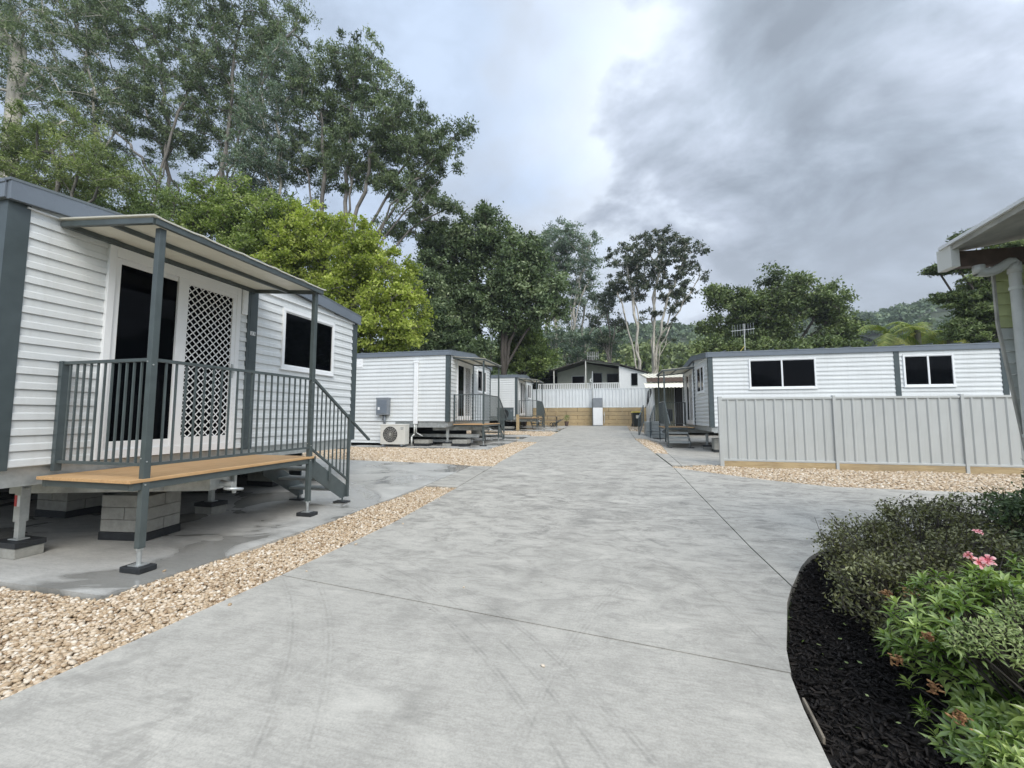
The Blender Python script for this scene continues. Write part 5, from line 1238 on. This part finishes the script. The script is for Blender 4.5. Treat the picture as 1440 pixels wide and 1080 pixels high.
def glossy(label, base, tips, seed, leafl=.105, m=L_gloss, nl=(10, 15)):
    r = np.random.default_rng(seed); base = np.array(base); t = thing('rhododendron_shrub', label, 'shrub', tuple(base), 0, 'shrubs in the garden bed')
    E = []; V = []; F = []; tn = []
    for q in tips:
        q = np.array(q); s0 = base + np.array([r.normal(0, .07), r.normal(0, .07), 0]); mid = s0 * .5 + q * .5 + np.array([r.normal(0, .03), r.normal(0, .03), .02])
        E += [(s0, mid, .008, .005), (mid, q, .005, .0028)]
        ax = (q - mid) / np.linalg.norm(q - mid) * .6 + np.array([0, 0, .6]) + r.normal(0, .12, 3); ax /= np.linalg.norm(ax)
        e1 = np.cross(ax, [1, .2, 0]); e1 /= np.linalg.norm(e1); e2 = np.cross(ax, e1); tc_ = np.clip(r.normal(.5, .17), .1, .95)
        k = r.integers(*nl); ph = r.uniform(0, 6)
        for i in range(k):
            fr = i / k; th = ph + i * 2.4; out = e1 * math.cos(th) + e2 * math.sin(th); el = .15 + 1.0 * fr + r.normal(0, .12); L_ = leafl * (1.12 - .5 * fr) * r.uniform(.85, 1.15); wd = L_ * r.uniform(.105, .14)
            p = q - ax * (.035 * (1 - fr)) + out * .003; d_ = out * math.cos(el) + ax * math.sin(el); side = np.cross(d_, ax); side /= np.linalg.norm(side) + 1e-9; nrm = np.cross(side, d_)
            m_ = 6; o = len(V); wprof = (.15, .75, 1., .95, .62, .25, .02); bend = r.uniform(.10, .26)
            for j in range(m_ + 1):
                w_ = wd * wprof[j]; fold = w_ * .35
                V += [p - side * w_ + nrm * fold, p, p + side * w_ + nrm * fold]
                p = p + d_ * L_ / m_; d_ = d_ - nrm * bend * .5 - np.array([0, 0, .06]); d_ /= np.linalg.norm(d_); nrm = np.cross(side, d_)
            tt = np.clip(tc_ + .25 * fr + r.normal(0, .08), 0, 1)
            for j in range(m_):
                a = o + 3 * j; F += [(a, a + 1, a + 4, a + 3), (a + 1, a + 2, a + 5, a + 4)]; tn += [tt, tt]
    tubes_np('stems', [(a - base, b - base, c, d_) for a, b, c, d_ in E], B_dark, t, 5)
    np_mesh('leaves', np.array(V) - base, np.array(F), m, t, np.array(tn), smooth=True)
    return t
def dome(r, c, rad, n, zmin=.05):
    dd = r.normal(0, 1, (n, 3)); dd[:, 2] = np.abs(dd[:, 2]) * 1.1 - .25; dd /= np.linalg.norm(dd, axis=1, keepdims=True)
    q = np.array(c) + dd * np.array(rad) * r.uniform(.72, 1.03, (n, 1)); return q[q[:, 2] > zmin]
rg = np.random.default_rng(77)
gl = glossy('glossy leaved shrub with pink blooms in the right foreground', (1.85, 2.45, -.05), np.concatenate([dome(rg, (1.78, 2.55, .22), (.42, .38, .42), 230), dome(rg, (2.2, 2.35, .30), (.4, .35, .42), 170), dome(rg, (1.90, 2.10, .10), (.42, .32, .36), 230), dome(rg, (1.78, 2.15, -.02), (.45, .40, .30), 340, -.04), dome(rg, (1.62, 1.95, -.06), (.30, .25, .24), 260, -.05)]), 1, .078)
glossy('small glossy leaved plant low at the bottom of the bed', (1.50, 2.02, -.05), np.concatenate([dome(rg, (1.52, 2.0, .02), (.20, .18, .17), 80, -.02), dome(rg, (1.36, 2.36, .02), (.07, .07, .10), 5, 0)]), 2, .062)
glossy('glossy leaved shrub hard against the right edge of the photo', (2.5, 2.9, -.05), dome(rg, (2.55, 3.0, .30), (.45, .4, .40), 200), 3, .078)
q_ = at(1400, 905, 1.98); glossy('pale small leaved plant at the right edge in front of the glossy shrub', (1.95, 2.4, -.05), np.concatenate([dome(rg, (q_[0] + .03, 2.02, q_[2] - .02), (.15, .10, .09), 110), dome(rg, (q_[0] + .22, 2.1, q_[2] + .03), (.13, .10, .09), 60)]), 9, .030, L_young, (7, 11))
# pink blooms
M_pink = m_tint('pink_petals', [(0, (.45, .02, .05)), (.4, (.78, .28, .32)), (1, (.86, .64, .62))], .5, transl=.25)
M_bud = m_tint('orange_buds', [(0, (.14, .05, .02)), (1, (.42, .24, .10))], .7)
def bloom(par, pos, s, seed):
    r = np.random.default_rng(seed); V = []; F = []; tn = []
    for f_ in range(3):
        c = r.normal(0, .45 * s, 3); ax = r.normal(0, 1, 3); ax[2] = abs(ax[2]) + .6; ax[1] -= .8; ax /= np.linalg.norm(ax); e1 = np.cross(ax, [0, 0, 1]); e1 /= np.linalg.norm(e1); e2 = np.cross(ax, e1)
        for i in range(5):
            th = i * 1.2566 + r.normal(0, .1); out = e1 * math.cos(th) + e2 * math.sin(th); sd = np.cross(out, ax); o = len(V)
            for j, (u, w_, h_) in enumerate(((.05, .05, 0), (.4, .22, .28), (.75, .36, .38), (1.0, .28, .30), (1.12, .06, .18))):
                for sg in (-1, 0, 1): V.append(c + (out * u + sd * w_ * sg + ax * (h_ - (.06 if sg == 0 else 0)) + r.normal(0, .015, 3)) * s)
            for j in range(4):
                for q in range(2): a = o + 3 * j + q; F.append((a, a + 1, a + 4, a + 3)); tn.append(min(1, .1 + .28 * j + r.normal(0, .05)))
    o = np_mesh('flower', np.array(V), np.array(F), M_pink, par, np.clip(np.array(tn), 0, 1), smooth=True)
    o.location = Vector(pos) - par.location
for i, (x, y, Yd, s) in enumerate(((1384, 789, 2.45, .026), (1364, 783, 2.5, .020), (1377, 750, 3.3, .018))): bloom(gl, tuple(at(x, y, Yd)), s, 30 + i)
def buds(par, px_, py_, Yd, s, seed, n=34):
    r = np.random.default_rng(seed); c = at(px_, py_, Yd); pts = r.normal(0, s * .5, (n, 3)); 
    global rng; o = scatter_blobs('bud_cluster', pts * .8, .0050, M_bud, 0, parent=par, elong=(1.2, 2.6)); o.location = Vector(tuple(c)) - par.location
for i, (x, y, Yd, s) in enumerate(((1247, 835, 2.9, .035), (1282, 832, 2.9, .04), (1330, 872, 2.5, .025), (1305, 895, 2.4, .022), (1315, 968, 2.3, .03), (1260, 928, 2.5, .025), (1350, 1010, 2.1, .03))): buds(gl, x, y, Yd, s, 50 + i)

# ------------------------------------------------------------ building at the right edge
sh = thing('weatherboard_building', 'old green and white weatherboard building corner with gutter and downpipe at the right edge', 'building', (3.9, 5.0, 0)); sl_ = (-3.9, -5.0, 0)
M_green = mat('lime_paint', (.52, .56, .28), .6, var=.15, vscale=5, bump=.2)
M_oldwhite = mat('aged_white_paint', (.60, .62, .58), .6, var=.14, vscale=3, bump=.2)
M_under = mat('eave_lining', (.38, .37, .33), .8, var=.25, vscale=4)
def wall_band(z0, z1, m, nm):
    mb = MB(); 
    def xl(z): return 3.70 + max(0, 2.30 - z) * .102
    n = int(round((z1 - z0) / .115)); h = (z1 - z0) / n
    for i in range(n):
        a, b = z0 + i * h, z0 + (i + 1) * h
        vs = [(xl(a), 5.0 - .022, a + .003), (6.2, 5.0 - .022, a + .003), (6.2, 5.0 - .004, b), (xl(b), 5.0 - .004, b), (xl(a), 5.01, a + .003), (6.2, 5.01, a + .003), (6.2, 5.01, b), (xl(b), 5.01, b)]
        mb.add(vs, [(0, 1, 2, 3), (7, 6, 5, 4), (0, 4, 5, 1), (3, 2, 6, 7), (0, 3, 7, 4), (1, 5, 6, 2)])
    return mb.build(nm, m, sh, loc=sl_)
wall_band(2.26, 2.95, M_green, 'green_wall'); wall_band(-.04, 2.255, M_oldwhite, 'white_wall')
mb = MB(); mb.prism([(3.68, 2.95), (3.70, 2.95), (3.70, 2.30), (3.94, -.02), (3.92, -.02), (3.68, 2.29)], lambda q: (q[0], 4.970, q[1]), lambda q: (q[0], 4.992, q[1])); mb.build('edge_trim', M_under, sh, loc=sl_)
mb = MB(); mb.box((4.3, .2, -.04), (6.2, 4.97, 2.9)); mb.build('inner_wall', M_oldwhite, sh, loc=sl_)
# roof: sheets pitched up towards the camera side, gutter along the edge
mb = MB(); mb.prism([(.6, 3.30), (4.95, 3.02), (4.95, 3.08), (.6, 3.36)], lambda q: (3.28, q[0], q[1]), lambda q: (6.6, q[0], q[1] + .5))
mb.build('roof', M_under, sh, loc=sl_)
mb = MB(); mb.bar((3.27, .6, 3.365), (3.27, 4.97, 3.085), .035, .03); mb.build('roof_edge', M_white, sh, loc=sl_)
mb = MB(); mb.box((3.34, 4.86, 2.86), (6.4, 4.94, 3.015)); mb.build('eave_beam', M_brown, sh, loc=sl_)
mb = MB(); mb.box((3.27, 4.84, 2.86), (3.338, 5.02, 3.075)); mb.build('fascia_end', M_clad2, sh, loc=sl_)
for y in (3.2, 4.1):
    mb = MB(); mb.prism([(3.36, 2.96), (6.4, 3.40), (6.4, 3.50), (3.36, 3.012)], lambda q, y=y: (q[0], y, q[1]), lambda q, y=y: (q[0], y + .06, q[1])); mb.build('rafter', M_brown, sh, loc=sl_)
dp = MB(); 
def sweep(mb, pts, r, n=14):
    pts = [Vector(p) for p in pts]; out = [pts[0]]
    for i in range(1, len(pts) - 1):
        a = pts[i] + (pts[i - 1] - pts[i]).normalized() * r * 1.6; b = pts[i] + (pts[i + 1] - pts[i]).normalized() * r * 1.6
        for k in range(5): f_ = k / 4; out.append((a.lerp(pts[i], f_)).lerp(pts[i].lerp(b, f_), f_))
    out.append(pts[-1]); vs = []; fs = []; pu = None
    for i, p in enumerate(out):
        d_ = (out[min(i + 1, len(out) - 1)] - out[max(i - 1, 0)]).normalized(); u = d_.cross(Vector((0, 1, 0))).normalized(); v_ = d_.cross(u)
        for k in range(n): a = 2 * math.pi * k / n; vs.append(p + (u * math.cos(a) + v_ * math.sin(a)) * r)
    for i in range(len(out) - 1):
        for k in range(n): fs.append((i * n + k, i * n + (k + 1) % n, (i + 1) * n + (k + 1) % n, (i + 1) * n + k))
    mb.add(vs, fs)
sweep(dp, [(3.48, 4.87, 2.80), (3.60, 4.87, 2.78), (3.775, 4.87, 2.90), (3.775, 4.87, -.03)], .043)
dp.tube((3.775, 4.87, 2.86), (3.775, 4.87, 2.76), .049, n=14); dp.tube((3.50, 4.87, 2.86), (3.50, 4.87, 2.78), .045, n=12)
pp = dp.build('downpipe', M_pvc, sh, loc=sl_, smooth=True)
mb = MB()
for z in (2.60, 1.2): mb.tube((3.775, 4.87, z), (3.775, 4.87, z + .03), .050, n=14); mb.bar((3.775, 4.915, z + .015), (4.05, 4.975, z + .015), .012, .028)
mb.build('pipe_clip', M_oldwhite, pp)

# understorey mass along the back fence line on the left, and the strip of bush behind the far fence
def mass(label, x0, x1, y0, y1, h, lm, nb, blob, seed, K=60):
    r = np.random.default_rng(seed); x = r.uniform(x0, x1, nb); y = r.uniform(y0, y1, nb); z = g(x, y) + r.uniform(.1, 1, nb) ** .7 * h
    idx = np.repeat(np.arange(nb), K); dd = r.normal(0, .5, (len(idx), 3)) * blob; C = np.stack([x, y, z], 1)[idx] + dd
    o = leaf_mesh('undergrowth', C, blob * .26, blob * .15, lm, None, r, .2, np.clip(.4 + r.normal(0, .2, nb)[idx] + r.normal(0, .12, len(idx)), 0, 1)); tag(o, label, 'undergrowth', kind='stuff')
mass('dense dark undergrowth behind the left cabins', -32, -15.5, 14, 36, 5.0, L_dark, 1500, 1.1, 1)
mass('dense undergrowth between the dark tree and the far house', -19, -6, 44, 56, 6.5, L_dark, 800, 1.2, 2)

# ------------------------------------------------------------ valley haze
def haze():
    me = bpy.data.meshes.new('haze'); mb = MB(); mb.box((-330, -210, -3), (330, 330, 112)); me.from_pydata(mb.v, [], mb.f)
    m = bpy.data.materials.new('valley_haze'); m.use_nodes = True; nt = m.node_tree; nt.nodes.clear()
    v = nt.nodes.new('ShaderNodeVolumePrincipled'); o = nt.nodes.new('ShaderNodeOutputMaterial'); nt.links.new(v.outputs[0], o.inputs['Volume'])
    v.inputs['Color'].default_value = (.86, .91, 1, 1); v.inputs['Density'].default_value = .0006; v.inputs['Anisotropy'].default_value = .2
    me.materials.append(m); ob = bpy.data.objects.new('haze', me); COL.objects.link(ob); ob['kind'] = 'stuff'; ob['label'] = 'thin pale haze hanging in the valley air'; ob['category'] = 'haze'
haze()
